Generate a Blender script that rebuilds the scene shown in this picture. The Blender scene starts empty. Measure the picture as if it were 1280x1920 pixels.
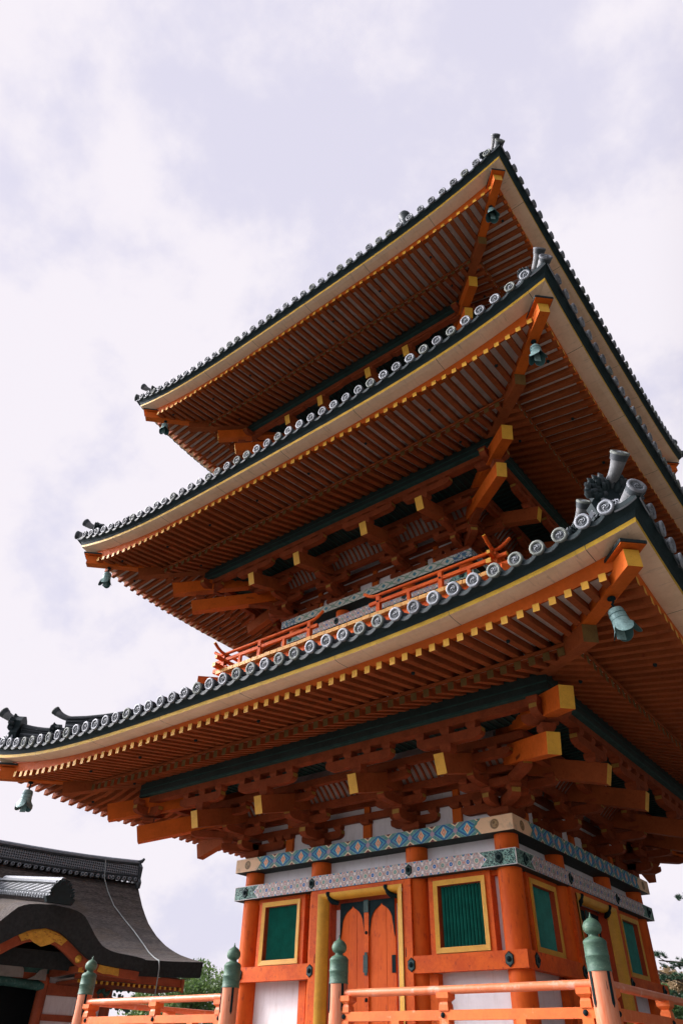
import bpy, math, random
from mathutils import Vector, Matrix
random.seed(7)
S = bpy.context.scene
PI = math.pi

# ------------------------------------------------------------------ camera
cam_d = bpy.data.cameras.new("camera")
cam = bpy.data.objects.new("camera", cam_d)
S.collection.objects.link(cam)
S.camera = cam
YAW, PITCH, ROLL = 2.255, 0.675, 0.029
fw = Vector((math.cos(YAW)*math.cos(PITCH), math.sin(YAW)*math.cos(PITCH), math.sin(PITCH)))
r0 = Vector((math.sin(YAW), -math.cos(YAW), 0)); u0 = r0.cross(fw)
rt = r0*math.cos(ROLL)+u0*math.sin(ROLL); up = -r0*math.sin(ROLL)+u0*math.cos(ROLL)
cam.matrix_world = Matrix(((rt.x, up.x, -fw.x, 8.073), (rt.y, up.y, -fw.y, -13.656), (rt.z, up.z, -fw.z, 2.104), (0, 0, 0, 1)))
cam_d.sensor_fit = 'VERTICAL'; cam_d.sensor_height = 36.0; cam_d.lens = 1300/1920*36.0
cam_d.clip_start = 0.05; cam_d.clip_end = 3000
S.render.resolution_x = 682; S.render.resolution_y = 1024

# ------------------------------------------------------------------ light
SUN_AZ, SUN_EL = math.radians(208), math.radians(30)
S.view_settings.view_transform = 'Standard'; S.view_settings.look = 'None'
S.view_settings.exposure = 0.5; S.view_settings.gamma = 1.0

class X:
    """small wrapper: shader maths written as expressions"""
    def __init__(s, nt, v): s.nt, s.v = nt, v
    def m(s, op, b=None, c=None):
        n = s.nt.nodes.new('ShaderNodeMath'); n.operation = op
        for i, a in enumerate((s, b, c)):
            if a is None: continue
            if isinstance(a, X): a = a.v
            if isinstance(a, (int, float)): n.inputs[i].default_value = a
            else: s.nt.links.new(a, n.inputs[i])
        return X(s.nt, n.outputs[0])
    def __add__(s, b): return s.m('ADD', b)
    def __sub__(s, b): return s.m('SUBTRACT', b)
    def __mul__(s, b): return s.m('MULTIPLY', b)
    def __truediv__(s, b): return s.m('DIVIDE', b)
    def lt(s, b): return s.m('LESS_THAN', b)
    def gt(s, b): return s.m('GREATER_THAN', b)
    def abs(s): return s.m('ABSOLUTE')
    def fr(s): return s.m('FRACT')
    def sin(s): return s.m('SINE')
    def step(s, a, b):
        n = s.nt.nodes.new('ShaderNodeMapRange'); n.interpolation_type = 'SMOOTHSTEP'
        s.nt.links.new(s.v, n.inputs[0]); n.inputs[1].default_value = a; n.inputs[2].default_value = b
        return X(s.nt, n.outputs[0])
def mixc(nt, f, a, b):
    n = nt.nodes.new('ShaderNodeMix'); n.data_type = 'RGBA'
    for i, v in ((0, f), (6, a), (7, b)):
        if isinstance(v, X): v = v.v
        if isinstance(v, (int, float)): n.inputs[i].default_value = v
        elif isinstance(v, tuple): n.inputs[i].default_value = (*v[:3], 1)
        else: nt.links.new(v, n.inputs[i])
    return n.outputs[2]
def noise(nt, vec, scale, detail=4, rough=0.55, dist=0.0):
    n = nt.nodes.new('ShaderNodeTexNoise'); n.inputs['Scale'].default_value = scale
    n.inputs['Detail'].default_value = detail; n.inputs['Roughness'].default_value = rough
    n.inputs['Distortion'].default_value = dist
    if vec is not None: nt.links.new(vec, n.inputs['Vector'])
    return X(nt, n.outputs['Fac'])
def mapping(nt, vec, sc=(1, 1, 1), loc=(0, 0, 0)):
    n = nt.nodes.new('ShaderNodeMapping'); nt.links.new(vec, n.inputs[0])
    n.inputs['Scale'].default_value = sc; n.inputs['Location'].default_value = loc
    return n.outputs[0]

W = bpy.data.worlds.new("World"); S.world = W; W.use_nodes = True
nt = W.node_tree; bg = nt.nodes['Background']
sky = nt.nodes.new('ShaderNodeTexSky'); sky.sky_type = 'NISHITA'; sky.sun_disc = False
sky.sun_elevation = SUN_EL; sky.sun_rotation = PI/2-SUN_AZ
sky.air_density = 1.0; sky.dust_density = 3.0; sky.ozone_density = 1.0
bg.inputs['Strength'].default_value = 0.1
tc = nt.nodes.new('ShaderNodeTexCoord'); D = tc.outputs['Generated']
# project directions on a cloud layer overhead: real sky directions, so it turns with the viewer
sep = nt.nodes.new('ShaderNodeSeparateXYZ'); nt.links.new(D, sep.inputs[0])
dz = X(nt, sep.outputs[2]).m('MAXIMUM', 0.0)+0.75
cx = X(nt, sep.outputs[0])/dz; cy = X(nt, sep.outputs[1])/dz
cmb = nt.nodes.new('ShaderNodeCombineXYZ'); nt.links.new(cx.v, cmb.inputs[0]); nt.links.new(cy.v, cmb.inputs[1])
n1 = noise(nt, mapping(nt, cmb.outputs[0], (1, 1, 1), (5.5, 9.9, 0)), 5.6, 12, 0.58, 0.08)
n2 = noise(nt, mapping(nt, cmb.outputs[0], (1, 1, 1), (9.1, 4.2, 2)), 1.5, 4, 0.5, 0.2)
band = (cx*0.77+cy*0.63-0.03).abs()   # thinner cloud along one belt of the sky, thicker to both sides of it
cl = (n1*0.75+n2*0.25+band*0.42).step(0.51, 0.64)
skyc = mixc(nt, 0.93, sky.outputs[0], (5.6, 5.4, 6.45))
col = mixc(nt, cl, skyc, (6.6, 6.25, 6.75))
# hazy sun: the sky glows round the sun and falls off towards the far side
sunv = (math.cos(SUN_AZ)*math.cos(SUN_EL), math.sin(SUN_AZ)*math.cos(SUN_EL), math.sin(SUN_EL))
dx, dy, dzz = (X(nt, sep.outputs[i]) for i in range(3))
ca = (dx*math.cos(SUN_AZ)+dy*math.sin(SUN_AZ))/((dx*dx+dy*dy+dzz*dzz*1.2).m('SQRT'))
far = ca.step(-0.62, -0.24)*0.90+0.10
glow = (dx*sunv[0]+dy*sunv[1]+dzz*sunv[2]).step(0.86, 1.0)*19.0+1.0
fac = far*glow
vm = nt.nodes.new('ShaderNodeVectorMath'); vm.operation = 'SCALE'; nt.links.new(col, vm.inputs[0]); nt.links.new(fac.v, vm.inputs['Scale'])
nt.links.new(vm.outputs[0], bg.inputs['Color'])

sd = bpy.data.lights.new("sun", 'SUN'); sun = bpy.data.objects.new("sun", sd); S.collection.objects.link(sun)
sd.energy = 2.0; sd.angle = math.radians(8); sd.color = (1.0, 0.93, 0.85)
sv = Vector((math.cos(SUN_AZ)*math.cos(SUN_EL), math.sin(SUN_AZ)*math.cos(SUN_EL), math.sin(SUN_EL)))
sun.rotation_euler = sv.to_track_quat('Z', 'Y').to_euler()

# ------------------------------------------------------------------ materials
M = {}
def newmat(name):
    m = bpy.data.materials.new(name); m.use_nodes = True
    nt = m.node_tree; b = nt.nodes['Principled BSDF']
    tc = nt.nodes.new('ShaderNodeTexCoord')
    M[name] = m
    return m, nt, b, tc.outputs['Object']
def bump(nt, b, h, strength, dist=0.01):
    n = nt.nodes.new('ShaderNodeBump'); n.inputs['Strength'].default_value = strength
    n.inputs['Distance'].default_value = dist
    nt.links.new(h.v, n.inputs['Height']); nt.links.new(n.outputs[0], b.inputs['Normal'])
def paint(name, c, rough=0.55, var=0.25, scale=3.0, c2=None, fleck=None, fl=(0.66, 0.72), spec=0.35, stretch=(1, 1, 1), bs=0.25, metallic=0.0, fscale=14):
    m, nt, b, P = newmat(name)
    dk = tuple(x*(1-var) for x in c) if c2 is None else c2
    n = noise(nt, mapping(nt, P, stretch), scale, 6, 0.6)
    n3 = noise(nt, mapping(nt, P, stretch), scale*9, 3, 0.6)
    f = (n*0.7+n3*0.3).step(0.36, 0.66)
    col = mixc(nt, f, c, dk)
    if fleck:
        k = noise(nt, mapping(nt, P, stretch, (5, 3, 1)), fscale, 5, 0.65).step(*fl)
        col = mixc(nt, k, col, fleck)
    nt.links.new(col, b.inputs['Base Color'])
    r = n3*0.25+(rough-0.12); nt.links.new(r.v, b.inputs['Roughness'])
    b.inputs['Specular IOR Level'].default_value = spec; b.inputs['Metallic'].default_value = metallic
    bump(nt, b, n3, bs, 0.006)
    return m
VER = (0.50, 0.082, 0.009)
paint('vermilion', (0.62, 0.122, 0.012), 0.6, 0.22, 2.2, fleck=(0.36, 0.045, 0.008), fl=(0.58, 0.75), spec=0.15)
paint('rib_board', (0.24, 0.19, 0.165), 0.85, 0.2, 4)
paint('vermilion_shade_rafter', (0.32, 0.078, 0.022), 0.75, 0.28, 2.2, fleck=(0.20, 0.035, 0.010), fl=(0.55, 0.75), spec=0.1)  # darker vermilion copy: shade under the eaves put into the colour
paint('vermilion_column', (0.69, 0.120, 0.010), 0.6, 0.18, 1.6, c2=(0.54, 0.078, 0.01), fleck=(0.36, 0.045, 0.012), fl=(0.56, 0.74), stretch=(1, 1, 0.35), spec=0.18)
paint('vermilion_board', (0.69, 0.120, 0.010), 0.6, 0.2, 2.4, c2=(0.52, 0.072, 0.01), fleck=(0.36, 0.045, 0.012), fl=(0.55, 0.72), spec=0.18)
paint('vermilion_shade_bracket', (0.27, 0.058, 0.018), 0.75, 0.3, 4, fleck=(0.16, 0.03, 0.012), fl=(0.55, 0.75), spec=0.15)  # vermilion darkened to paint in the shade among the brackets
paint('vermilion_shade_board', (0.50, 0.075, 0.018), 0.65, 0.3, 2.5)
paint('rail_paint', (0.76, 0.175, 0.032), 0.5, 0.2, 2.5, c2=(0.68, 0.13, 0.025), fleck=(0.78, 0.32, 0.17), fl=(0.60, 0.76), spec=0.3, fscale=7)
paint('rail_faded', (0.72, 0.24, 0.11), 0.42, 0.2, 2.5, c2=(0.66, 0.17, 0.06), fleck=(0.74, 0.38, 0.27), fl=(0.54, 0.72), spec=0.4, fscale=6)
paint('post_paint', (0.66, 0.27, 0.15), 0.55, 0.2, 3, c2=(0.58, 0.13, 0.04), fleck=(0.04, 0.015, 0.015), fl=(0.645, 0.665), stretch=(3, 3, 0.30), fscale=7)
paint('yellow_paint', (0.70, 0.37, 0.035), 0.55, 0.18, 5, fleck=(0.45, 0.24, 0.04), fl=(0.62, 0.74), fscale=22)
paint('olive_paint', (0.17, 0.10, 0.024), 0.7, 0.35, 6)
paint('yellow_band', (0.66, 0.40, 0.03), 0.6, 0.25, 6, fleck=(0.30, 0.20, 0.03), fl=(0.62, 0.72), fscale=16)
paint('plaster_white', (0.80, 0.78, 0.79), 0.85, 0.07, 3, bs=0.15)
paint('eave_white', (0.86, 0.62, 0.42), 0.8, 0.12, 2.0, c2=(0.76, 0.53, 0.34), fleck=(0.28, 0.2, 0.15), fl=(0.72, 0.8), fscale=6)
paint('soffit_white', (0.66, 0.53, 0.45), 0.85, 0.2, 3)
paint('dark_board', (0.012, 0.030, 0.034), 0.8, 0.3, 4)
paint('purlin_green', (0.016, 0.030, 0.026), 0.7, 0.4, 3)
paint('purlin_line', (0.018, 0.065, 0.055), 0.7, 0.4, 8)
paint('window_green', (0.02, 0.26, 0.20), 0.5, 0.3, 6)
paint('void_dark', (0.008, 0.012, 0.013), 0.9, 0.2, 4)  # near-black sheets painting the darkness behind window slats and inside the gate
paint('iron_black', (0.010, 0.026, 0.030), 0.75, 0.4, 12, spec=0.08)
paint('iron_green', (0.035, 0.08, 0.075), 0.6, 0.4, 14, spec=0.3)
paint('tile_rim', (0.235, 0.26, 0.285), 0.55, 0.35, 9, fleck=(0.14, 0.16, 0.17), fl=(0.6, 0.75), fscale=18, spec=0.5)
paint('tile_grey', (0.055, 0.068, 0.076), 0.55, 0.4, 6, fleck=(0.15, 0.17, 0.18), fl=(0.6, 0.75), spec=0.35)
paint('tile_pale', (0.20, 0.205, 0.21), 0.6, 0.3, 4, c2=(0.10, 0.11, 0.115), spec=0.3)
paint('tile_dark', (0.035, 0.05, 0.055), 0.5, 0.4, 8)
paint('tile_black', (0.010, 0.024, 0.027), 0.6, 0.3, 8, spec=0.3)
paint('bronze_green', (0.10, 0.185, 0.125), 0.55, 0.35, 5, c2=(0.045, 0.10, 0.075), fleck=(0.24, 0.30, 0.19), fl=(0.58, 0.75), stretch=(1, 1, 3), metallic=0.1, spec=0.35)
paint('bell_green', (0.27, 0.43, 0.41), 0.5, 0.3, 7, c2=(0.10, 0.19, 0.185), fleck=(0.05, 0.10, 0.10), fl=(0.62, 0.75), metallic=0.1)
paint('bell_dark', (0.04, 0.12, 0.12), 0.6, 0.3, 8)
paint('gold', (0.72, 0.42, 0.06), 0.4, 0.25, 12, fleck=(0.35, 0.18, 0.03), fl=(0.62, 0.72), metallic=0.25)
paint('floor_plank', (0.72, 0.36, 0.08), 0.6, 0.2, 4, fleck=(0.78, 0.50, 0.26), fl=(0.5, 0.7))
paint('stone', (0.36, 0.34, 0.31), 0.85, 0.3, 1.5)
paint('gravel', (0.135, 0.128, 0.115), 0.9, 0.2, 9)
paint('bark_roof_edge', (0.030, 0.034, 0.034), 0.95, 0.4, 12)
paint('gate_paint', (0.40, 0.085, 0.03), 0.6, 0.3, 3)
paint('gate_green', (0.04, 0.14, 0.12), 0.6, 0.4, 5, fleck=(0.12, 0.22, 0.2), fl=(0.55, 0.7))
paint('tree_bark', (0.10, 0.075, 0.055), 0.9, 0.4, 6)
paint('wire', (0.30, 0.34, 0.33), 0.5, 0.2, 20)

def joints():
    for nm in ('eave_white', 'yellow_band'):
        m = M[nm]; nt = m.node_tree; b = nt.nodes['Principled BSDF']; tc = nt.nodes.new('ShaderNodeTexCoord'); P = tc.outputs['Object']
        s_ = nt.nodes.new('ShaderNodeSeparateXYZ'); nt.links.new(P, s_.inputs[0])
        j = ((X(nt, s_.outputs[0])/1.87+0.21).fr()-0.5).abs().lt(0.0022)
        old = b.inputs['Base Color'].links[0].from_socket
        st = noise(nt, mapping(nt, P, (7, 0.8, 0.8)), 3.0, 6, 0.7).step(0.54, 0.74)*0.5
        c1 = mixc(nt, st, old, (0.30, 0.22, 0.16) if nm == 'eave_white' else (0.25, 0.17, 0.03))
        nt.links.new(mixc(nt, j, c1, (0.08, 0.06, 0.05)), b.inputs['Base Color'])
    m = M['plaster_white']; nt = m.node_tree; b = nt.nodes['Principled BSDF']; tc = nt.nodes.new('ShaderNodeTexCoord'); P = tc.outputs['Object']
    old = b.inputs['Base Color'].links[0].from_socket
    st = noise(nt, mapping(nt, P, (6, 6, 0.9)), 2.2, 6, 0.7).step(0.50, 0.75)*0.35
    c1 = mixc(nt, st, old, (0.48, 0.42, 0.38))
    nt.links.new(c1, b.inputs['Base Color'])
joints()

def bark_thatch():
    m, nt, b, P = newmat('cypress_bark')
    n = noise(nt, mapping(nt, P, (2.2, 9, 9)), 3.2, 8, 0.75)
    n2 = noise(nt, P, 0.9, 4, 0.6)
    col = mixc(nt, n.step(0.35, 0.68), (0.035, 0.030, 0.027), (0.17, 0.14, 0.12))
    s_ = nt.nodes.new('ShaderNodeSeparateXYZ'); nt.links.new(P, s_.inputs[0])
    crs = ((X(nt, s_.outputs[1])*0.5+X(nt, s_.outputs[2])*1.0)*7.5+n*1.1+n2*1.6).fr()
    col = mixc(nt, crs.step(0.0, 0.35)*-0.55+0.55, col, (0.022, 0.019, 0.017))
    col = mixc(nt, n2.step(0.46, 0.68)*0.65, col, (0.085, 0.06, 0.038))
    n = n*0.6+crs*0.4
    nt.links.new(col, b.inputs['Base Color']); b.inputs['Roughness'].default_value = 0.95
    bump(nt, b, n, 1.0, 0.06)
bark_thatch()

def leafmat(name, a, c, tr=0.35):
    m, nt, b, P = newmat(name)
    n = noise(nt, P, 1.3, 3)
    n2 = noise(nt, P, 9, 2)
    col = mixc(nt, (n*0.5+n2*0.5).step(0.38, 0.62), a, c)
    nt.links.new(col, b.inputs['Base Color']); b.inputs['Roughness'].default_value = 0.55
    t = nt.nodes.new('ShaderNodeBsdfTranslucent'); nt.links.new(col, t.inputs['Color'])
    mx = nt.nodes.new('ShaderNodeMixShader'); mx.inputs[0].default_value = tr
    nt.links.new(b.outputs[0], mx.inputs[1]); nt.links.new(t.outputs[0], mx.inputs[2])
    nt.links.new(mx.outputs[0], nt.nodes['Material Output'].inputs[0])
leafmat('leaf_green', (0.05, 0.11, 0.03), (0.17, 0.27, 0.07))
leafmat('leaf_pine', (0.015, 0.05, 0.03), (0.05, 0.12, 0.06), 0.2)
leafmat('leaf_rust', (0.24, 0.17, 0.09), (0.38, 0.28, 0.15))
leafmat('leaf_mid', (0.05, 0.11, 0.04), (0.12, 0.22, 0.07))

def xz(nt, P):
    s = nt.nodes.new('ShaderNodeSeparateXYZ'); nt.links.new(P, s.inputs[0])
    return X(nt, s.outputs[0]), X(nt, s.outputs[2])
def finish_pattern(nt, b, P, col, rough=0.6):
    n = noise(nt, P, 5, 7, 0.7)
    col = mixc(nt, n.step(0.50, 0.72)*0.55, col, (0.17, 0.155, 0.13))
    col = mixc(nt, noise(nt, P, 33, 4, 0.7).step(0.60, 0.66)*0.7, col, (0.33, 0.30, 0.25))
    nt.links.new(col, b.inputs['Base Color']); b.inputs['Roughness'].default_value = rough
    bump(nt, b, noise(nt, P, 40, 2), 0.15, 0.004)
def upper_pattern(name, zc, half, hh, P_=0.444):
    m, nt, b, P = newmat(name); x, z = xz(nt, P); v = (z-zc).abs(); k = hh/0.117
    u = ((x/P_+0.5).fr()-0.5).abs()*P_; u2 = ((x/P_).fr()-0.5).abs()*P_
    col = mixc(nt, noise(nt, P, 25, 2).step(0.4, 0.6), (0.07, 0.24, 0.22), (0.13, 0.34, 0.30))
    col = mixc(nt, (u/(0.225*k)+v/(0.140*k)).lt(1), col, (0.20, 0.45, 0.46))
    col = mixc(nt, (u/(0.212*k)+v/(0.130*k)).lt(1), col, (0.010, 0.12, 0.32))
    col = mixc(nt, (u/(0.13*k)+v/(0.085*k)-1).abs().lt(0.16), col, (0.05, 0.34, 0.50))
    col = mixc(nt, (u2/(0.045*k)+v/(0.055*k)).lt(1), col, (0.38, 0.28, 0.36))
    d = u/(0.062*k)+v/(0.088*k)
    col = mixc(nt, d.lt(1), col, (0.80, 0.66, 0.36)); col = mixc(nt, d.lt(0.72), col, (0.70, 0.25, 0.15))
    col = mixc(nt, d.lt(0.30), col, (0.72, 0.55, 0.40))
    d = u2/(0.085*k)+(v*-1+hh)/(0.062*k)
    col = mixc(nt, d.lt(1), col, (0.78, 0.68, 0.42)); col = mixc(nt, d.lt(0.62), col, (0.16, 0.03, 0.03))
    w = noise(nt, P, 14, 1)*0.05
    e = x.abs()-(half-0.66)-v*0.9+w
    col = mixc(nt, e.gt(-0.02), col, (0.05, 0.22, 0.18)); col = mixc(nt, e.gt(0.02), col, (0.80, 0.55, 0.32))
    r = ((x.abs()-(half-0.32))*(x.abs()-(half-0.32))+(z-zc)*(z-zc)).m('SQRT')
    col = mixc(nt, r.lt(0.078), col, (0.34, 0.22, 0.09)); col = mixc(nt, (r-0.060).abs().lt(0.006), col, (0.14, 0.08, 0.03))
    sp = (x*60).sin()*(z*60+1.0).sin()
    col = mixc(nt, r.lt(0.045)*sp.gt(0.25), col, (0.16, 0.09, 0.03))
    finish_pattern(nt, b, P, col)
def lower_pattern(name, zc, half, hh):
    m, nt, b, P = newmat(name); x, z = xz(nt, P); q = 0.155; v = z-zc
    def circ(ox, oz):
        uu = ((x/q+0.5+ox).fr()-0.5)*q
        vv = v-oz
        return (uu*uu+vv*vv).m('SQRT')
    par = ((x/(2*q)+0.25).fr()).lt(0.5)
    bg = mixc(nt, noise(nt, P, 45, 2).step(0.42, 0.58), (0.46, 0.43, 0.42), (0.34, 0.33, 0.32))
    lat = (((x+v)/0.031).sin()*((x-v)/0.031).sin()).gt(0.72)
    bg = mixc(nt, lat, bg, (0.56, 0.24, 0.20)); col = bg
    for oz in (0.0, 0.117, -0.117):
        r = circ(0.0 if oz == 0 else 0.5, oz)
        col = mixc(nt, r.lt(0.052), col, (0.55, 0.27, 0.24)); col = mixc(nt, r.lt(0.045), col, (0.62, 0.58, 0.50))
        col = mixc(nt, r.lt(0.031), col, mixc(nt, par, (0.16, 0.33, 0.25), (0.01, 0.12, 0.42)))
        col = mixc(nt, r.lt(0.010), col, (0.3, 0.45, 0.55))
    for oz in (0.06, -0.06):
        r = circ(0.5, oz); col = mixc(nt, r.lt(0.022), col, (0.72, 0.70, 0.68))
        r = circ(0.0, oz*1.15); col = mixc(nt, r.lt(0.014), col, (0.66, 0.50, 0.44))
    ar = noise(nt, P, 30, 3, 0.5, 1.2)
    gr = mixc(nt, ar.step(0.48, 0.52), (0.012, 0.06, 0.06), (0.20, 0.42, 0.34))
    e = x.abs()-(half-0.62)+v.abs()*-1.0
    e2 = (x.abs()-(half-0.50)+v.abs()*1.2)
    inn = e2.gt(0.0)
    col = mixc(nt, e2.gt(-0.02), col, (0.74, 0.70, 0.66)); col = mixc(nt, inn, col, gr)
    bor = v.abs().gt(hh-0.009).m('MAXIMUM', x.abs().gt(half-0.012))
    col = mixc(nt, bor*inn, col, (0.76, 0.73, 0.70))
    finish_pattern(nt, b, P, col)
def pale_pattern(name, zc, half, hh):
    m, nt, b, P = newmat(name); x, z = xz(nt, P); v = z-zc; q = 0.42
    u = ((x/q+0.5).fr()-0.5).abs()*q; u2 = ((x/q).fr()-0.5).abs()*q
    col = mixc(nt, noise(nt, P, 12, 4).step(0.4, 0.65), (0.56, 0.58, 0.52), (0.44, 0.47, 0.42))
    g = (u/(0.21)+v.abs()/0.12-1).abs().lt(0.09)
    col = mixc(nt, g, col, (0.05, 0.22, 0.15)); col = mixc(nt, (u/0.06+v.abs()/0.055).lt(1), col, (0.06, 0.30, 0.26))
    col = mixc(nt, (u/0.028+v.abs()/0.028).lt(1), col, (0.02, 0.14, 0.36))
    col = mixc(nt, (u2/0.05+v.abs()/0.05-1).abs().lt(0.25), col, (0.16, 0.33, 0.25))
    ar = noise(nt, P, 24, 3, 0.5, 1.0).gt(0.5)
    e = x.abs().gt(half-0.45)
    col = mixc(nt, e*ar, col, (0.03, 0.10, 0.22))
    finish_pattern(nt, b, P, col)
def net_tile():
    m, nt, b, P = newmat('tile_net'); x, z = xz(nt, P)
    s = nt.nodes.new('ShaderNodeSeparateXYZ'); nt.links.new(P, s.inputs[0]); y = X(nt, s.outputs[1])
    h = x+y
    g = ((h*38).sin()*(z*38).sin()).abs()
    col = mixc(nt, g.step(0.25, 0.55), (0.20, 0.22, 0.24), (0.02, 0.03, 0.035))
    nt.links.new(col, b.inputs['Base Color']); b.inputs['Roughness'].default_value = 0.5
    bump(nt, b, g, 0.8, 0.02)
net_tile()
def swirl():
    m, nt, b, P = newmat('tile_face')
    n = noise(nt, P, 26, 3, 0.5, 1.5)
    col = mixc(nt, n.step(0.48, 0.60), (0.025, 0.036, 0.042), (0.11, 0.13, 0.145))
    nt.links.new(col, b.inputs['Base Color']); b.inputs['Roughness'].default_value = 0.5
    bump(nt, b, n, 0.8, 0.01)
swirl()

# ------------------------------------------------------------------ mesh helpers
class MB:
    def __init__(s): s.v, s.f, s.m, s.sm = [], [], [], []
    def add(s, vs, fs, mat, smooth=False):
        o = len(s.v); s.v += [tuple(p) for p in vs]
        for i, f in enumerate(fs):
            s.f.append([o+j for j in f]); s.m.append(mat if isinstance(mat, str) else mat[i]); s.sm.append(smooth)
    def box(s, x0, x1, y0, y1, z0, z1, mat, **k):
        vs = [(x0, y0, z0), (x1, y0, z0), (x1, y1, z0), (x0, y1, z0), (x0, y0, z1), (x1, y0, z1), (x1, y1, z1), (x0, y1, z1)]
        fs = [(0, 3, 2, 1), (4, 5, 6, 7), (0, 1, 5, 4), (1, 2, 6, 5), (2, 3, 7, 6), (3, 0, 4, 7)]
        n = ['bot', 'top', 'front', 'right', 'back', 'left']
        s.add(vs, fs, [k.get(a, mat) for a in n])
    def bar(s, p0, p1, w, h, mat, end=None, start=None, upv=(0, 0, 1), w1=None, h1=None):
        p0, p1 = Vector(p0), Vector(p1); d = (p1-p0).normalized(); u = Vector(upv)
        sd = d.cross(u).normalized(); u = sd.cross(d)
        vs = []
        for p, ww, hh in ((p0, w, h), (p1, w1 or w, h1 or h)):
            for a, b in ((-1, -1), (1, -1), (1, 1), (-1, 1)): vs.append(p+sd*(a*ww/2)+u*(b*hh/2))
        fs = [(0, 3, 2, 1), (4, 5, 6, 7), (0, 1, 5, 4), (1, 2, 6, 5), (2, 3, 7, 6), (3, 0, 4, 7)]
        s.add(vs, fs, [start or mat, end or mat, mat, mat, mat, mat])
    def prism(s, poly, fn, d0, d1, mat, cap=None, smooth=False):
        n = len(poly); vs = [fn(a, b, d0) for a, b in poly]+[fn(a, b, d1) for a, b in poly]
        fs = [tuple(range(n))[::-1], tuple(range(n, 2*n))]+[(i, (i+1) % n, n+(i+1) % n, n+i) for i in range(n)]
        s.add(vs, fs, [cap or mat]*2+[mat]*n, smooth)
    def tube(s, pts, rad, n, mat, caps=True, smooth=True, capmat=None):
        pts = [Vector(p) for p in pts]; vs = []
        if not hasattr(rad, '__len__'): rad = [rad]*len(pts)
        t0 = (pts[1]-pts[0]).normalized(); a = t0.orthogonal().normalized()
        for i, p in enumerate(pts):
            t = (pts[min(i+1, len(pts)-1)]-pts[max(i-1, 0)]).normalized()
            a = (a-t*a.dot(t)).normalized(); b = t.cross(a)
            for k in range(n):
                q = 2*PI*k/n; vs.append(p+(a*math.cos(q)+b*math.sin(q))*rad[i])
        fs = []
        for i in range(len(pts)-1):
            for k in range(n): fs.append((i*n+k, i*n+(k+1) % n, (i+1)*n+(k+1) % n, (i+1)*n+k))
        s.add(vs, fs, mat, smooth)
        if caps:
            m = len(pts)-1
            s.add(vs[:n], [tuple(range(n))[::-1]], capmat or mat); s.add(vs[m*n:], [tuple(range(n))], capmat or mat)
    def lathe(s, prof, n, mat, mx=None, smooth=True):
        mx = mx or Matrix(); vs = []
        for r, z in prof:
            for k in range(n):
                q = 2*PI*k/n; vs.append(mx @ Vector((r*math.cos(q), r*math.sin(q), z)))
        fs = [(i*n+k, i*n+(k+1) % n, (i+1)*n+(k+1) % n, (i+1)*n+k) for i in range(len(prof)-1) for k in range(n)]
        ms = mat if isinstance(mat, str) else [mat[i] for i in range(len(prof)-1) for k in range(n)]
        s.add(vs, fs, ms, smooth)
    def build(s, name, parent=None, loc=None, rz=0, bevel=0):
        me = bpy.data.meshes.new(name); me.from_pydata(s.v, [], s.f)
        names = []
        for a in s.m:
            if a not in names: names.append(a)
        for a in names: me.materials.append(M[a])
        ix = {a: i for i, a in enumerate(names)}
        me.polygons.foreach_set('material_index', [ix[a] for a in s.m])
        me.polygons.foreach_set('use_smooth', s.sm); me.update()
        o = bpy.data.objects.new(name, me); S.collection.objects.link(o)
        if parent: o.parent = parent
        if loc: o.location = loc
        o.rotation_euler.z = rz
        if bevel:
            b = o.modifiers.new('bevel', 'BEVEL'); b.width = bevel; b.segments = 2; b.limit_method = 'ANGLE'
        return o
def empty(name, loc=(0, 0, 0), rz=0, parent=None):
    o = bpy.data.objects.new(name, None); S.collection.objects.link(o); o.location = loc; o.rotation_euler.z = rz
    o.empty_display_size = 0.3
    if parent: o.parent = parent
    return o
def tag(o, label=None, cat=None, group=None, kind=None):
    if label: o['label'] = label
    if cat: o['category'] = cat
    if group: o['group'] = group
    if kind: o['kind'] = kind
    return o
def turned(o, rz, parent=None, kids=True):
    """copy of a part (and its sub-parts) turned about the building's axis"""
    c = o.copy(); S.collection.objects.link(c); c.parent = parent if parent else o.parent
    if parent is None: c.rotation_euler.z = o.rotation_euler.z+rz; c.location = Matrix.Rotation(rz, 3, 'Z') @ o.location
    if kids:
        for ch in list(o.children): turned(ch, 0, parent=c)
    return c
def four(o):
    for k in (1, 2, 3): turned(o, k*PI/2)
    return o

# ------------------------------------------------------------------ ground
g = MB(); g.add([(-400, -400, 0.5), (400, -400, 0.5), (400, 400, 0.5), (-400, 400, 0.5)], [(0, 1, 2, 3)], 'gravel')
tag(g.build('ground'), kind='structure')

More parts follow.
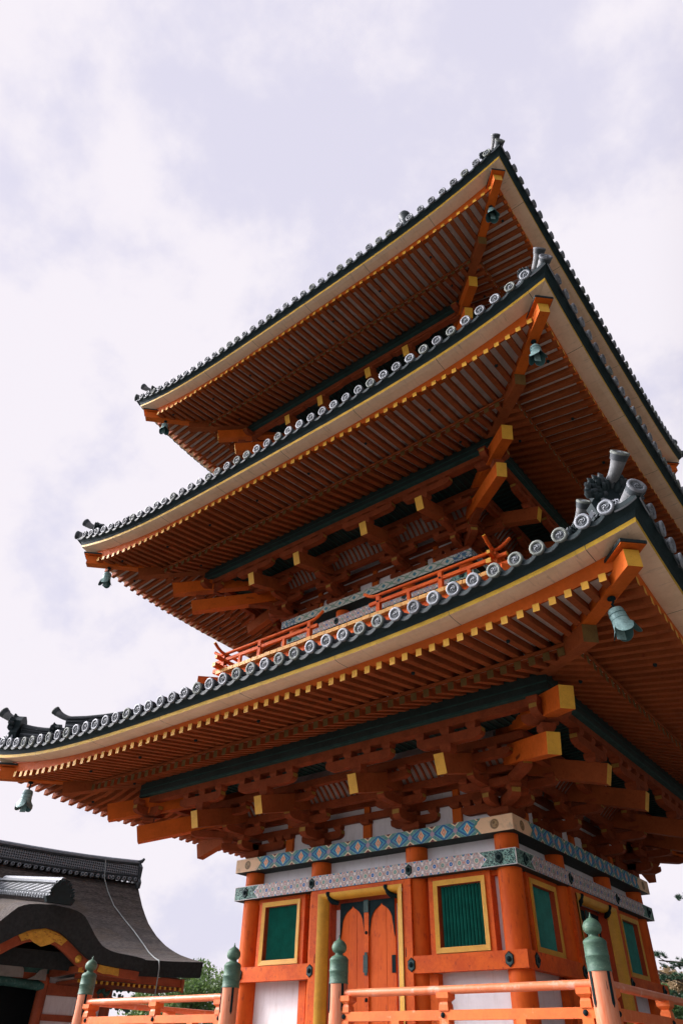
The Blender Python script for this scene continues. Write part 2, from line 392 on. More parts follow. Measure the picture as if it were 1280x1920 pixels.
# ------------------------------------------------------------------ pagoda
pagoda = empty('pagoda', (0, 0, 0.5))
tag(pagoda, 'three storey vermilion pagoda with grey tiled upturned eaves and patterned beams', 'pagoda')
class Frame:  # everything of the pagoda is written in world height; children get shifted to the empty's base
    pass
def pb(mb, name, parent=None, bevel=0):
    o = mb.build(name, parent or pagoda, bevel=bevel)
    if parent is None: o.location.z = -0.5
    return o
ST = [dict(r=6.775, zY=6.62, h=0.456, ht=0.555, hr=0.267, dt=0.18, c=2.74, m=1.05, T=4.56, tz=5.687, nt=22, sp=0.297, di=3.30, zi=8.75, up=2.20, lo=1.73, cr=0.19),
      dict(r=6.462, zY=11.99, h=0.565, ht=0.66, hr=0.32, dt=0.20, c=2.42, m=0.95, T=4.174, tz=11.156, nt=21, sp=0.295, di=2.95, zi=14.2, up=2.25, lo=1.87, cr=0.17),
      dict(r=6.162, zY=17.39, h=0.563, ht=0.66, hr=0.32, dt=0.20, c=2.09, m=0.83, T=3.84, tz=16.678, nt=20, sp=0.2985, di=0.45, zi=21.8, up=2.30, lo=1.90, cr=0.16)]
for s in ST:
    s['z0'] = s['tz']-0.40; s['dk'] = s['r']-1.5; s['tip'] = s['r']-0.28
    s['pd'] = s['T']-0.16
    s['ptop'] = s['zY']-0.21+0.33*(s['dk']-s['pd'])-0.01
def rlift(s, x, d): return s['hr']*min(1, abs(x)/s['tip'])**4.7*max(0, min(1.05, (d-s['pd'])/(s['tip']-s['pd'])))
def ftop(s, x, d): return s['zY']-0.14+0.175*(s['tip']-d)+rlift(s, x, d)
def btop(s, x, d): return s['zY']-0.09+0.33*(s['dk']-d)+rlift(s, x, d)

def sweep(mb, prof, r, N=56):
    """prof: list of (d, z, lift, power, mat to next)"""
    for i in range(len(prof)-1):
        vs = []; fs = []
        for k in range(N+1):
            t = -1+2*k/N; t = math.copysign(abs(t)**0.8, t)
            for d, z, h, p, _ in (prof[i], prof[i+1]): vs.append((t*d, -d, z+h*abs(t)**p))
        for k in range(N): fs.append((2*k, 2*k+1, 2*k+3, 2*k+2))
        mb.add(vs, fs, prof[i][4], True)

RJ = random.Random(31)
def rafter_mb(s, x, flying, mb=None, hook=False):
    mb = mb or MB()
    x0_ = x; x = x+RJ.uniform(-0.005, 0.005)
    if flying:
        d1 = s['tip']+RJ.uniform(-0.010, 0.010); d0 = max(s['dk']-0.12, abs(x)+0.06); w, h, tp = 0.088, 0.105, ftop
    else:
        d1 = s['dk']+0.04; d0 = max(s['c']+0.25, abs(x)+0.06); w, h, tp = 0.098, 0.12, btop
    if d1-d0 < 0.08: return None
    N = 4; vs = []; fs = []
    for i in range(N+1):
        d = d0+(d1-d0)*i/N; z = tp(s, x, d)-(0.0 if not flying else 0.0)
        for a, b in ((-1, -h), (1, -h), (1, 0), (-1, 0)): vs.append((x+a*w/2, -d, z+b))
    for i in range(N):
        for k in range(4): fs.append((4*i+k, 4*i+(k+1) % 4, 4*i+4+(k+1) % 4, 4*i+4+k))
    mb.add(vs, fs, 'vermilion_shade_rafter')
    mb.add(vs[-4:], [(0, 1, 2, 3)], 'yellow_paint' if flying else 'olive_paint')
    if hook and d1-d0 > 0.7:
        d = d0+(d1-d0)*0.62; z = tp(s, x, d)-h
        mb.lathe([(0.0, -0.035), (0.022, -0.035), (0.030, -0.015), (0.030, 0.004)], 8, 'iron_black', Matrix.Translation((x, -d, z)))
    return mb

def spin(mb, k):
    out = MB(); a = k*PI/2; c, sn = round(math.cos(a)), round(math.sin(a))
    out.v = [(p[0]*c-p[1]*sn, p[0]*sn+p[1]*c, p[2]) for p in mb.v]; out.f, out.m, out.sm = mb.f, mb.m, mb.sm
    return out

def xs_rafters(s):
    n = int((s['tip']-0.10)/0.213); return [(k)*0.213 for k in range(-n, n+1)]
rest = MB(); cnt = 0; indiv = []
def merge(dst, src): dst.add(src.v, src.f, src.m); dst.sm[-len(src.f):] = src.sm
for si, s in enumerate(ST):
    for side in range(4):
        for j, x in enumerate(xs_rafters(s)):
            for fl in (True, False):
                if not fl and abs(x) > s['dk']-0.15: continue
                mb = rafter_mb(s, x, fl, hook=(j % 7 == 3))
                if mb is None: continue
                mb = spin(mb, side)
                if si == 0 and fl and (side == 0 or (side == 1 and x < 2.0)) and len(indiv) < 99: indiv.append(mb)
                else: merge(rest, mb)
for mb in indiv: pb(mb, 'rafter')
tag(pb(rest, 'rafter'), kind='stuff')

paint('tile_rim_dark', (0.19, 0.205, 0.225), 0.6, 0.4, 12, fleck=(0.07, 0.08, 0.085), fl=(0.55, 0.7), fscale=25)
paint('tile_rim_moss', (0.20, 0.225, 0.20), 0.7, 0.4, 12, fleck=(0.08, 0.09, 0.08), fl=(0.5, 0.7), fscale=25)
RR = random.Random(77)
def rim_disc(mb, mx, r=0.10):
    rim = RR.choice(['tile_rim', 'tile_rim', 'tile_rim_dark', 'tile_rim_moss'])
    mx = mx @ Matrix.Rotation(RR.uniform(-0.05, 0.05), 4, 'X') @ Matrix.Rotation(RR.uniform(-0.05, 0.05), 4, 'Y')
    mb.lathe([(r*0.62, 0.0), (r*0.66, 0.012), (r*0.80, 0.018), (r, 0.012), (r, -0.012), (r*0.93, -0.03), (r*0.86, -0.09)], 18, [rim]*4+['tile_grey']*2, mx)
    mb.lathe([(0.0001, 0.004), (r*0.64, 0.0)], 18, 'tile_face', mx)
    # three comma swirl in low relief
    for k in range(3):
        pts = []
        for i in range(6):
            q = 2*PI*k/3+i*0.42; rr = r*(0.12+0.075*i); pts.append(mx @ Vector((rr*math.cos(q), rr*math.sin(q), 0.006)))
        mb.tube(pts, [r*0.11, r*0.10, r*0.08, r*0.06, r*0.045, r*0.02], 4, 'tile_rim', caps=False)

def eave_tiles(s):
    mb = MB(); de = s['r']+0.125; z0 = s['zY']+s['dt']
    run = de-s['di']; rise = s['zi']-z0
    def zz(x, d):
        u = max(0, (de-d)/run)
        return z0+rise*(0.55*u+0.45*u*u)+s['ht']*min(1.0, abs(x)/de)**4*max(0, 1-1.6*u)
    s['zz'] = zz
    # pan surface
    N, K = 60, 14; vs = []; fs = []
    for i in range(K+1):
        d = de-run*i/K-0.02
        for j in range(N+1):
            t = -1+2*j/N; t = math.copysign(abs(t)**0.85, t); x = t*d; vs.append((x, -d, zz(x, d)-0.055))
    for i in range(K):
        for j in range(N): a = i*(N+1)+j; fs.append((a, a+1, a+N+2, a+N+1))
    mb.add(vs, fs, 'tile_dark', True)
    # barrel tiles
    for k in range(-s['nt'], s['nt']+1):
        x = k*s['sp']; dend = max(s['di'], abs(x)+0.05); L = de-dend
        n = max(2, int(L/0.35)); vs = []; fs = []; m = 7
        jit = random.uniform(-0.006, 0.006)
        for i in range(n+1):
            d = de-L*i/n
            for q in range(m):
                a = PI*q/(m-1); vs.append((x+0.078*math.cos(a), -d, zz(x, d)-0.02+0.078*math.sin(a)))
        for i in range(n):
            for q in range(m-1): fs.append((i*m+q, i*m+q+1, (i+1)*m+q+1, (i+1)*m+q))
        mb.add(vs, fs, 'tile_grey', True)
        mx = Matrix.Translation((x+jit, -de-0.03, zz(x, de)+jit)) @ Matrix.Rotation(PI/2+0.16+jit*4, 4, 'X') @ Matrix.Rotation(random.uniform(0, 6), 4, 'Z')
        rim_disc(mb, mx, 0.098)
    # pendant front tiles between the rounds
    for k in range(-s['nt']-1, s['nt']+1):
        xa = k*s['sp']; xb = xa+s['sp']
        if abs(xa+s['sp']/2) > de-0.25: continue
        n = 6; rows = []
        for off, dd in ((0.022, 0.0), (0.015, 0.010), (-0.045, 0.010), (-0.051, 0.0)):
            row = []
            for i in range(n+1):
                f = i/n; x = xa+(xb-xa)*(0.12+0.76*f); sag = 0.055*math.sin(PI*f)
                row.append((x, -de-dd+0.005, zz(x, de)-0.035+off-sag))
            rows.append(row)
        for a, mt in ((0, 'tile_rim'), (1, 'tile_black'), (2, 'tile_grey')):
            vs = rows[a]+rows[a+1]; fs = [(i, i+1, n+2+i, n+1+i) for i in range(n)]; mb.add(vs, fs, mt, True)
    return mb

def hip_ridge(s, si):
    """ridge along the diagonal of the near corner, in two stages, with end tiles"""
    mb = MB(); zz = s['zz']; de = s['r']+0.125
    def path(d): return Vector((d, -d, zz(d, d)))
    def stage(d1, d0, hgt, w):
        n = 10
        for i in range(n):
            a = d1+(d0-d1)*i/n; b = d1+(d0-d1)*(i+1)/n
            def lift(d): return 0.10*((d-d0)/(d1-d0))**3
            pa, pb_ = path(a)+Vector((0, 0, hgt/2+lift(a))), path(b)+Vector((0, 0, hgt/2+lift(b)))
            mb.bar(pa, pb_, w, hgt, 'tile_net')
            for q, ww in ((hgt/2, w+0.07), (hgt*0.36, w+0.04), (-hgt*0.36, w+0.05)):
                mb.bar(pa+Vector((0, 0, q)), pb_+Vector((0, 0, q)), ww, 0.028, 'tile_grey')
            mb.tube([pa+Vector((0, 0, hgt/2+0.03)), pb_+Vector((0, 0, hgt/2+0.03))], 0.07, 8, 'tile_grey', caps=False)
    d_in = max(s['di'], 0.6)
    dA, dB = de-0.35, de-1.05
    k = 1.0 if si == 0 else 0.85
    stage(dA, dB-0.25, 0.30*k, 0.17); stage(dB, d_in, 0.46*k, 0.20)
    return mb
def onigawara(s, d, scale, lean=0.5):
    """end ornament: ogre-tile slab with curls and an upright cylinder tile"""
    mb = MB(); zz = s['zz']; p = Vector((d, -d, zz(d, d)+0.02)); out = Vector((1, -1, 0)).normalized(); sd_ = Vector((1, 1, 0)).normalized(); u = Vector((0, 0, 1)); k = scale
    poly = [(-0.20, 0), (-0.24, 0.12), (-0.17, 0.22), (-0.20, 0.32), (-0.10, 0.42), (0, 0.46), (0.10, 0.42), (0.20, 0.32), (0.17, 0.22), (0.24, 0.12), (0.20, 0)]
    mb.prism(poly, lambda a, b, e: p+sd_*a*k+u*b*k+out*e, 0.0, 0.11*k, 'tile_black')
    rnd = random.Random(3)
    for i in range(60):   # curls of the mane and the brows
        a = rnd.uniform(0, PI); rr = rnd.uniform(0.12, 0.25)*k; c = p+sd_*math.cos(a)*rr+u*(0.18*k+math.sin(a)*rr)+out*(0.10*k)
        e = c+(sd_*math.cos(a)*0.06+u*math.sin(a)*0.07+out*0.05)*k
        mb.tube([c, (c+e)/2+out*0.03*k, e], [0.034*k, 0.026*k, 0.006], 5, rnd.choice(['tile_black', 'tile_black', 'tile_dark']))
    for sg in (-1, 1):
        mb.lathe([(0.0, 0.03), (0.02, 0.026), (0.034, 0.01), (0.04, 0)], 10, 'tile_grey', Matrix.Translation(p+sd_*0.08*k*sg+u*0.25*k+out*0.11*k) @ out.to_track_quat('Z', 'Y').to_matrix().to_4x4())
        mb.tube([p+sd_*0.05*sg*k+u*0.10*k+out*0.12*k, p+sd_*0.12*sg*k+u*0.13*k+out*0.15*k, p+sd_*0.16*sg*k+u*0.20*k+out*0.11*k], [0.022*k, 0.02*k, 0.008], 6, 'tile_rim')
    return mb
def horn_tile(s, dT, zT, r, L=0.44, H=0.17):
    """cylinder tile riding on the ridge end: reaches outward over the ogre tile, sweeps up, disc at its tip"""
    mb = MB(); out = Vector((1, -1, 0)).normalized(); tip = Vector((dT, -dT, zT))
    pts = []
    for i in range(9):
        f = i/8; pts.append(tip-out*L*(1-f)-Vector((0, 0, 1))*H*(1-f**2.2))
    mb.tube(pts, [r*q for q in (0.62, 0.64, 0.66, 0.68, 0.71, 0.75, 0.82, 0.92, 1.06)], 16, 'tile_pale', caps=False)
    t = (pts[-1]-pts[-2]).normalized()
    mx = Matrix.Translation(pts[-1]) @ t.to_track_quat('Z', 'Y').to_matrix().to_4x4()
    rim_disc(mb, mx, r*1.1)
    return mb

for si, s in enumerate(ST):
    r, zY, h = s['r'], s['zY'], s['h']
    # ---- roof: pan and barrel tiles
    roof = pb(eave_tiles(s), 'roof')
    for k in (1, 2, 3):
        o = roof.copy(); S.collection.objects.link(o); o.parent = pagoda; o.rotation_euler.z = k*PI/2
    # eave boards: dark under-tile, yellow line, white board
    mb = MB()
    sweep(mb, [(r+0.13, zY+s['dt']-0.075, s['ht'], 4, 'dark_board'), (r+0.035, zY+0.06, h+0.03, 3.6, 'dark_board'), (r+0.004, zY+0.004, h, 3.5, 'dark_board')], r)
    def rows(): return None
    e = pb(mb, 'tile_bed'); four(e)
    mb = MB()
    sweep(mb, [(r+0.005, zY, h, 3.5, 'yellow_band'), (r-0.004, zY-0.056, h, 3.5, 'eave_white'),
               (r-0.10, zY-0.066, h*0.97, 3.6, 'eave_white'), (r-0.29, zY-0.058, h*0.86, 3.8, 'eave_white'), (r-0.40, zY-0.054, h*0.84, 3.8, 'eave_white')], r)
    four(pb(mb, 'eave_board'))
    mb = MB(); kz = zY-0.14
    sweep(mb, [(r-0.30, zY-0.058, h*0.86, 3.8, 'vermilion'), (r-0.335, kz-0.0, s['hr']*1.02, 4.7, 'vermilion'), (r-0.45, kz+0.02, s['hr']*1.0, 4.7, 'vermilion')], r)
    dk = s['dk']
    vs = []; fs = []
    for (da, za, db, zb, mt) in ((dk+0.05, -0.002, dk+0.05, -0.045, 'vermilion_shade_rafter'), (dk+0.05, -0.045, dk-0.08, -0.045, 'vermilion_shade_rafter')):
        N = 60; vs = []
        for i in range(N+1):
            t = -1+2*i/N
            for d, zo in ((da, za), (db, zb)):
                x = t*d; vs.append((x, -d, btop(s, x, dk)+0.045+zo))
        mb.add(vs, [(2*i, 2*i+1, 2*i+3, 2*i+2) for i in range(N)], mt, True)
    four(pb(mb, 'eave_fascia'))
    # white boards above the rafters
    mb = MB()
    for d0, d1, fn, off in ((dk-0.05, r-0.36, ftop, 0.002), (s['c']-0.1, dk+0.02, btop, 0.002)):
        N, K = 50, 5; vs = []; fs = []
        for i in range(K+1):
            d = d0+(d1-d0)*i/K
            for j in range(N+1):
                x = (-1+2*j/N)*d; vs.append((x, -d, fn(s, x, d)+off))
        for i in range(K):
            for j in range(N): a = i*(N+1)+j; fs.append((a, a+1, a+N+2, a+N+1))
        mb.add(vs, fs, 'soffit_white', True)
    four(pb(mb, 'soffit'))
    # ---- hip ridge and ornaments (near corner, then turned to the others)
    hr_ = pb(hip_ridge(s, si), 'hip_ridge')
    de = r+0.125; zz = s['zz']
    a = pb(onigawara(s, de-0.42, 1.35 if si == 0 else 1.1), 'ogre_tile', None)
    b = pb(onigawara(s, de-0.98, 1.0), 'ogre_tile', None)
    c1 = pb(horn_tile(s, r+0.065, (8.0, 13.30, 18.80)[si], (0.105, 0.10, 0.095)[si]), 'horn_tile')
    c2 = pb(horn_tile(s, r-0.695, zz(de-0.9, de-0.9)+0.80, 0.088), 'horn_tile')
    mb = MB(); out = Vector((1, -1, 0)).normalized()
    p1 = Vector((de+0.02, -de-0.02, zz(de, de)+0.02)); pts = [Vector((de-0.45, -de+0.45, zz(de-0.4, de-0.4)+0.03)), Vector((de-0.2, -de+0.2, zz(de-.2, de-.2)+0.02)), p1]
    mb.tube(pts, [0.075, 0.085, 0.105], 16, 'tile_pale', caps=False)
    t = (p1-pts[0]).normalized()+Vector((0, 0, 0.1)); mx = Matrix.Translation(p1) @ t.to_track_quat('Z', 'Y').to_matrix().to_4x4(); rim_disc(mb, mx, 0.115)
    for sg in (0, 1):   # curved drip tiles sweeping up to the corner on both sides
        rows_ = []
        for off, dd in ((0.035, 0.0), (0.022, 0.014), (-0.045, 0.014), (-0.06, 0.0)):
            row = []
            for i in range(9):
                f = i/8; x = (s['nt']*s['sp']+0.07)+(de-0.02-s['nt']*s['sp']-0.07)*f
                z = zz(x, de)-0.06+off-0.02*math.sin(PI*f)
                P_ = (x, -de-dd, z) if sg == 0 else (de+dd, -x, z)
                row.append(P_)
            rows_.append(row)
        for a_, mt in ((0, 'tile_rim'), (1, 'tile_black'), (2, 'tile_rim')):
            vs = rows_[a_]+rows_[a_+1]; mb.add(vs, [(i, i+1, 10+i, 9+i) for i in range(8)], mt, True)
    # pierced side plates of the ornament, one on each flank
    for sg in (0, 1):
        def at(x, z, y=de-0.02): return Vector((x, -y, z)) if sg == 0 else Vector((y, -x, z))
        zc_ = zz(de-0.4, de)
        mb.bar(at(de-0.62, zc_+0.06, de-0.14), at(de-0.42, zc_+0.42, de-0.22), 0.03, 0.05, 'tile_rim')
        rn_ = random.Random(4+sg)
        for q in range(12):
            u_ = rn_.random(); v_ = rn_.random()*(1-u_*0.6); c_ = at(de-0.56+0.30*u_, zc_+0.06+0.28*v_*(0.4+0.6*u_), de-0.15)
            pts_ = [c_+(at(0.035*math.cos(w_), 0.035*math.sin(w_), 0)-at(0, 0, 0)) for w_ in [rn_.uniform(0, 6)+k_*1.1 for k_ in range(5)]]
            a0_ = rn_.uniform(0, 6); pts_ = [c_+(at(0.036*math.cos(a0_+k_), 0.036*math.sin(a0_+k_), 0)-at(0, 0, 0)) for k_ in range(5)]
            mb.tube(pts_, 0.011, 5, 'tile_rim')
    c3 = pb(mb, 'corner_tile')
    for o in (hr_, a, b, c1, c2, c3): four(o)
    # ---- hip rafters
    mb = MB(); jd = r-1.13; td = r-0.18
    def dg(d, z): return Vector((d, -d, z))
    mb.bar(dg(s['c'], btop(s, 0, s['c'])-0.14), dg(jd, zY-0.165), 0.20, 0.23, 'vermilion_shade_rafter', end='olive_paint')
    b2 = pb(mb, 'hip_rafter'); four(b2)
    mb = MB(); n = 5
    zA, zB = zY-0.05, zY-0.045+0.02*si
    prev = None
    for i in range(n):
        f0, f1 = i/n, (i+1)/n
        def bz(f): return zA+(zB-zA)*f
        p0_, p1_ = dg(jd-0.5+(td-jd+0.5)*f0, bz(f0)+0.115), dg(jd-0.5+(td-jd+0.5)*f1, bz(f1)+0.115)
        mb.bar(p0_, p1_, 0.185, 0.23, 'vermilion', end='yellow_paint' if i == n-1 else None)
    mb.bar(dg(td-0.42, zB+0.248), dg(td+0.06, zB+0.258), 0.30, 0.012, 'vermilion')
    mb.bar(dg(td-0.43, zB+0.275), dg(td+0.07, zB+0.285), 0.32, 0.04, 'tile_black')
    four(pb(mb, 'hip_rafter'))
    # ---- purlin
    mb = MB(); ph = 0.30; pt = s['ptop']; pbz = pt-ph; s['pb'] = pbz
    def ringbox(mb, d0, d1, z0, z1, mat, mf=None, mbt=None):
        for (da, za, db, zb, mt) in ((d1, z1, d1, z0, mf or mat), (d1, z0, d0, z0, mbt or mat), (d0, z0, d0, z1, mat), (d0, z1, d1, z1, mat)):
            mb.add([(-da, -da, za), (da, -da, za), (db, -db, zb), (-db, -db, zb)], [(0, 3, 2, 1)], mt)
    s['ringbox'] = ringbox
    ringbox(mb, s['pd']-0.15, s['pd']+0.15, pbz, pt, 'purlin_green')
    ringbox(mb, s['pd']-0.10, s['pd']+0.06, pbz-0.12, pbz-0.002, 'vermilion_shade_bracket')
    ringbox(mb, s['pd']+0.13, s['pd']+0.156, pbz+0.13, pbz+0.15, 'purlin_line')
    ringbox(mb, s['pd']+0.05, s['pd']+0.154, pbz-0.006, pbz+0.03, 'purlin_line')
    four(pb(mb, 'purlin'))

mb = MB(); mb.lathe([(0.11, 17.6), (0.09, 18.0), (0.07, 18.25), (0.10, 18.32), (0.07, 18.36), (0.14, 18.46), (0.15, 18.56), (0.09, 18.68), (0.03, 18.74), (0.0, 18.82)], 14, 'tile_dark', Matrix.Translation((3.56, -6.0, 0)))
pb(mb, 'ridge_ornament')

def arm_poly(L, h, c=0.16):
    p = [(-L/2, h), (-L/2, h*0.55)]
    for i in range(1, 6): a = PI/2*i/5; p.append((-L/2+c*(1-math.cos(a)), h*0.55*(1-math.sin(a))))
    for i in range(5, 0, -1): a = PI/2*i/5; p.append((L/2-c*(1-math.cos(a)), h*0.55*(1-math.sin(a))))
    return p+[(L/2, h*0.55), (L/2, h)]
def bearing(mb, x, y, z, w, h, mat='vermilion_shade_bracket', rot=None):
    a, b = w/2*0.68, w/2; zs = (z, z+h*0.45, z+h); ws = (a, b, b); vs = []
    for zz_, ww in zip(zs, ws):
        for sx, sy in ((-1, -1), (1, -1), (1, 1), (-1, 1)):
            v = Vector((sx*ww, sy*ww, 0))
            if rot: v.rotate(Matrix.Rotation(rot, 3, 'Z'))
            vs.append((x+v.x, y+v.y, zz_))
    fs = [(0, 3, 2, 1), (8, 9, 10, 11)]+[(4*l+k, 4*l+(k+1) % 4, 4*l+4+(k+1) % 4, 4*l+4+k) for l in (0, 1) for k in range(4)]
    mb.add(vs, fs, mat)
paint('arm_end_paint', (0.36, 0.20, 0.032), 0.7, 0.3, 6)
def par_arm(mb, x, d, z, L, h, w, mat='vermilion_shade_bracket'):
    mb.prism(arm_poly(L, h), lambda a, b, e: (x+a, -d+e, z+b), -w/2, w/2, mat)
    for sx in (-1, 1):
        mb.box(x+sx*(L/2+0.001)-0.001, x+sx*(L/2+0.001)+0.001, -d-w/2+0.006, -d+w/2-0.006, z+h*0.55, z+h-0.006, 'arm_end_paint')
def out_arm(mb, x, d0, d1, z, h, w, mat='vermilion_shade_bracket', diag=None):
    c = 0.13; poly = [(d0, h), (d0, 0), (d1-c, 0)]
    for i in range(1, 6): a = PI/2*i/5; poly.append((d1-c+c*math.sin(a), h*0.5*(1-math.cos(a))))
    poly.append((d1, h))
    if diag: fn = lambda a, b, e: (a+e*0.7071, -a+e*0.7071, z+b)
    else: fn = lambda a, b, e: (x+e, -a, z+b)
    mb.prism(poly, fn, -w/2, w/2, mat)
    if diag: mb.bar((d1-0.001, -d1+0.001, z+h*0.75), (d1+0.003, -d1-0.003, z+h*0.75), w-0.012, h*0.48, 'arm_end_paint')
    else: mb.box(x-w/2+0.006, x+w/2-0.006, -d1-0.003, -d1+0.001, z+h*0.5, z+h-0.006, 'arm_end_paint')

def cluster(s, x):
    c, z0 = s['c'], s['z0']; T = s['T']; k = (T-c)/1.82; A1, A2 = c+0.45*k, c+0.9*k; top = s['pb']-z0
    mb = MB()
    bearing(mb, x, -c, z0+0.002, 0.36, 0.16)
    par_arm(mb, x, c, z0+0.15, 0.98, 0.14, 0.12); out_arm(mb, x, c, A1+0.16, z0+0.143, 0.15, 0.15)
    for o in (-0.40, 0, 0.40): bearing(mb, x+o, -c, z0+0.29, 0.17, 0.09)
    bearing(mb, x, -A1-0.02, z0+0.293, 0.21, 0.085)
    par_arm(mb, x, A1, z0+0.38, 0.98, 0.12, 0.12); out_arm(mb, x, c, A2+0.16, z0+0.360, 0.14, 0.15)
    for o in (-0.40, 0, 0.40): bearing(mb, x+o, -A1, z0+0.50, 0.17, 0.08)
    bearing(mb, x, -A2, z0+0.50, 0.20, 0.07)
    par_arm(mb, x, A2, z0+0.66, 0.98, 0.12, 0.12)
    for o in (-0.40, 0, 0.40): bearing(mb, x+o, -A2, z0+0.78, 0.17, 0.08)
    par = pb(mb, 'bracket_cluster')
    mb = MB()
    q = T-0.18
    bearing(mb, x, -q, z0+0.60, 0.19, 0.13); ah = 0.15; az = z0+0.73
    par_arm(mb, x, q, az, 1.36, ah, 0.13)
    for o in (-0.59, -0.2, 0.2, 0.59): bearing(mb, x+o, -q, az+ah, 0.17, top-0.73-ah-0.11)
    mb.build('bracket_arm', par)
    t = MB(); t.bar((x, -(c+0.1), z0+0.40+0.28*(T-c-0.1)), (x, -T, z0+0.40), 0.17, 0.30, 'vermilion_shade_rafter', end='yellow_paint')
    t.build('tail_rafter', par)
    return par
def corner_cluster(s):
    c, z0 = s['c'], s['z0']; T = s['T']; k = (T-c)/1.82; A1, A2 = c+0.45*k, c+0.9*k; top = s['pb']-z0
    mb = MB(); bearing(mb, c, -c, z0+0.002, 0.38, 0.16)
    one = MB()
    def both(fn, dz, mb):
        fn(mb, 0.0); t = MB(); fn(t, dz)
        # mirror across the corner diagonal: (x, y) -> (-y, -x)
        mb.add([(-p[1], -p[0], p[2]) for p in t.v], [f[::-1] for f in t.f], t.m)
    def run(m, e):
        par_arm(m, c-0.25, c, z0+0.15+e, 0.98, 0.14, 0.12)
        for o in (-0.42, -0.20): bearing(m, c+o-0.2, -c, z0+0.29+e, 0.17, 0.09)
        out_arm(m, c, c, A1+0.10, z0+0.152+e, 0.14, 0.12)
        bearing(m, c, -A1, z0+0.29+e, 0.18, 0.09)
        par_arm(m, c, A1, z0+0.38+e, 1.0, 0.12, 0.12)
        for o in (-0.41, 0.0): bearing(m, c+o, -A1, z0+0.50+e, 0.17, 0.08)
        out_arm(m, c, c, A2+0.10, z0+0.385+e, 0.12, 0.12)
        bearing(m, c, -A2, z0+0.50+e, 0.18, 0.06)
        par_arm(m, c+0.1, A2, z0+0.66+e, 1.2, 0.12, 0.12)
        for o in (-0.42, 0.0, 0.42): bearing(m, c+o, -A2, z0+0.78+e, 0.17, 0.08)
    def run2(m, e):
        q = T-0.20; az = z0+0.73+e
        bearing(m, c, -q, z0+0.60+e, 0.19, 0.13)
        par_arm(m, c+0.05, q, az, 1.15, 0.15, 0.13)
        for o in (-0.46, 0, 0.46): bearing(m, c+o, -q, az+0.15, 0.17, top-0.73-0.15-0.11-e)
        # arm carrying on across the corner
        par_arm(m, q+0.02, q, az+0.004, 0.72, 0.15, 0.125); bearing(m, q+0.30, -q, az+0.155, 0.17, top-0.73-0.155-0.11-e)
    both(run, 0.0035, mb)
    mu = MB(); both(run2, 0.0035, mu)
    for (dd, z_, L) in ((A1, 0.155, 0.14), (A2, 0.39, 0.12)):
        out_arm(mb, 0, c, dd+0.08, z0+z_, L, 0.15, diag=True); bearing(mb, dd, -dd, z0+z_+L, 0.20, 0.09, rot=PI/4)
    bearing(mu, c+s['lo']-0.12, -(c+s['lo']-0.12), s['tz']+0.17-(0.15 if s is not ST[0] else 0), 0.21, 0.12, rot=PI/4)
    par = pb(mb, 'bracket_cluster'); mu.build('bracket_arm', par)
    e1, e2 = c+s['lo'], c+s['up']
    lo_z = s['tz']-0.03 if s is ST[0] else s['tz']-0.19
    up_z = s['tz']+0.355 if s is ST[0] else s['tz']+0.27
    t = MB(); t.bar((c+0.05, -c-0.05, lo_z+0.34*(s['lo'])), (e1, -e1, lo_z), 0.20, 0.30, 'vermilion', end='yellow_paint'); t.build('tail_rafter', par)
    t = MB(); t.bar((c+0.3, -c-0.3, up_z+0.30*(s['up'])*0.9), (e2, -e2, up_z), 0.21, 0.31, 'vermilion', end='yellow_paint'); t.build('tail_rafter', par)
    for flip in (0, 1):
        t = MB(); t.bar((c-0.04, -(c+0.1), z0+0.40+0.28*(T-c-0.1)), (c-0.04, -T, z0+0.40), 0.17, 0.30, 'vermilion_shade_rafter', end='yellow_paint')
        if flip: t.v = [(-p[1], -p[0], p[2]) for p in t.v]; t.f = [f[::-1] for f in t.f]
        t.build('tail_rafter', par)
    return par

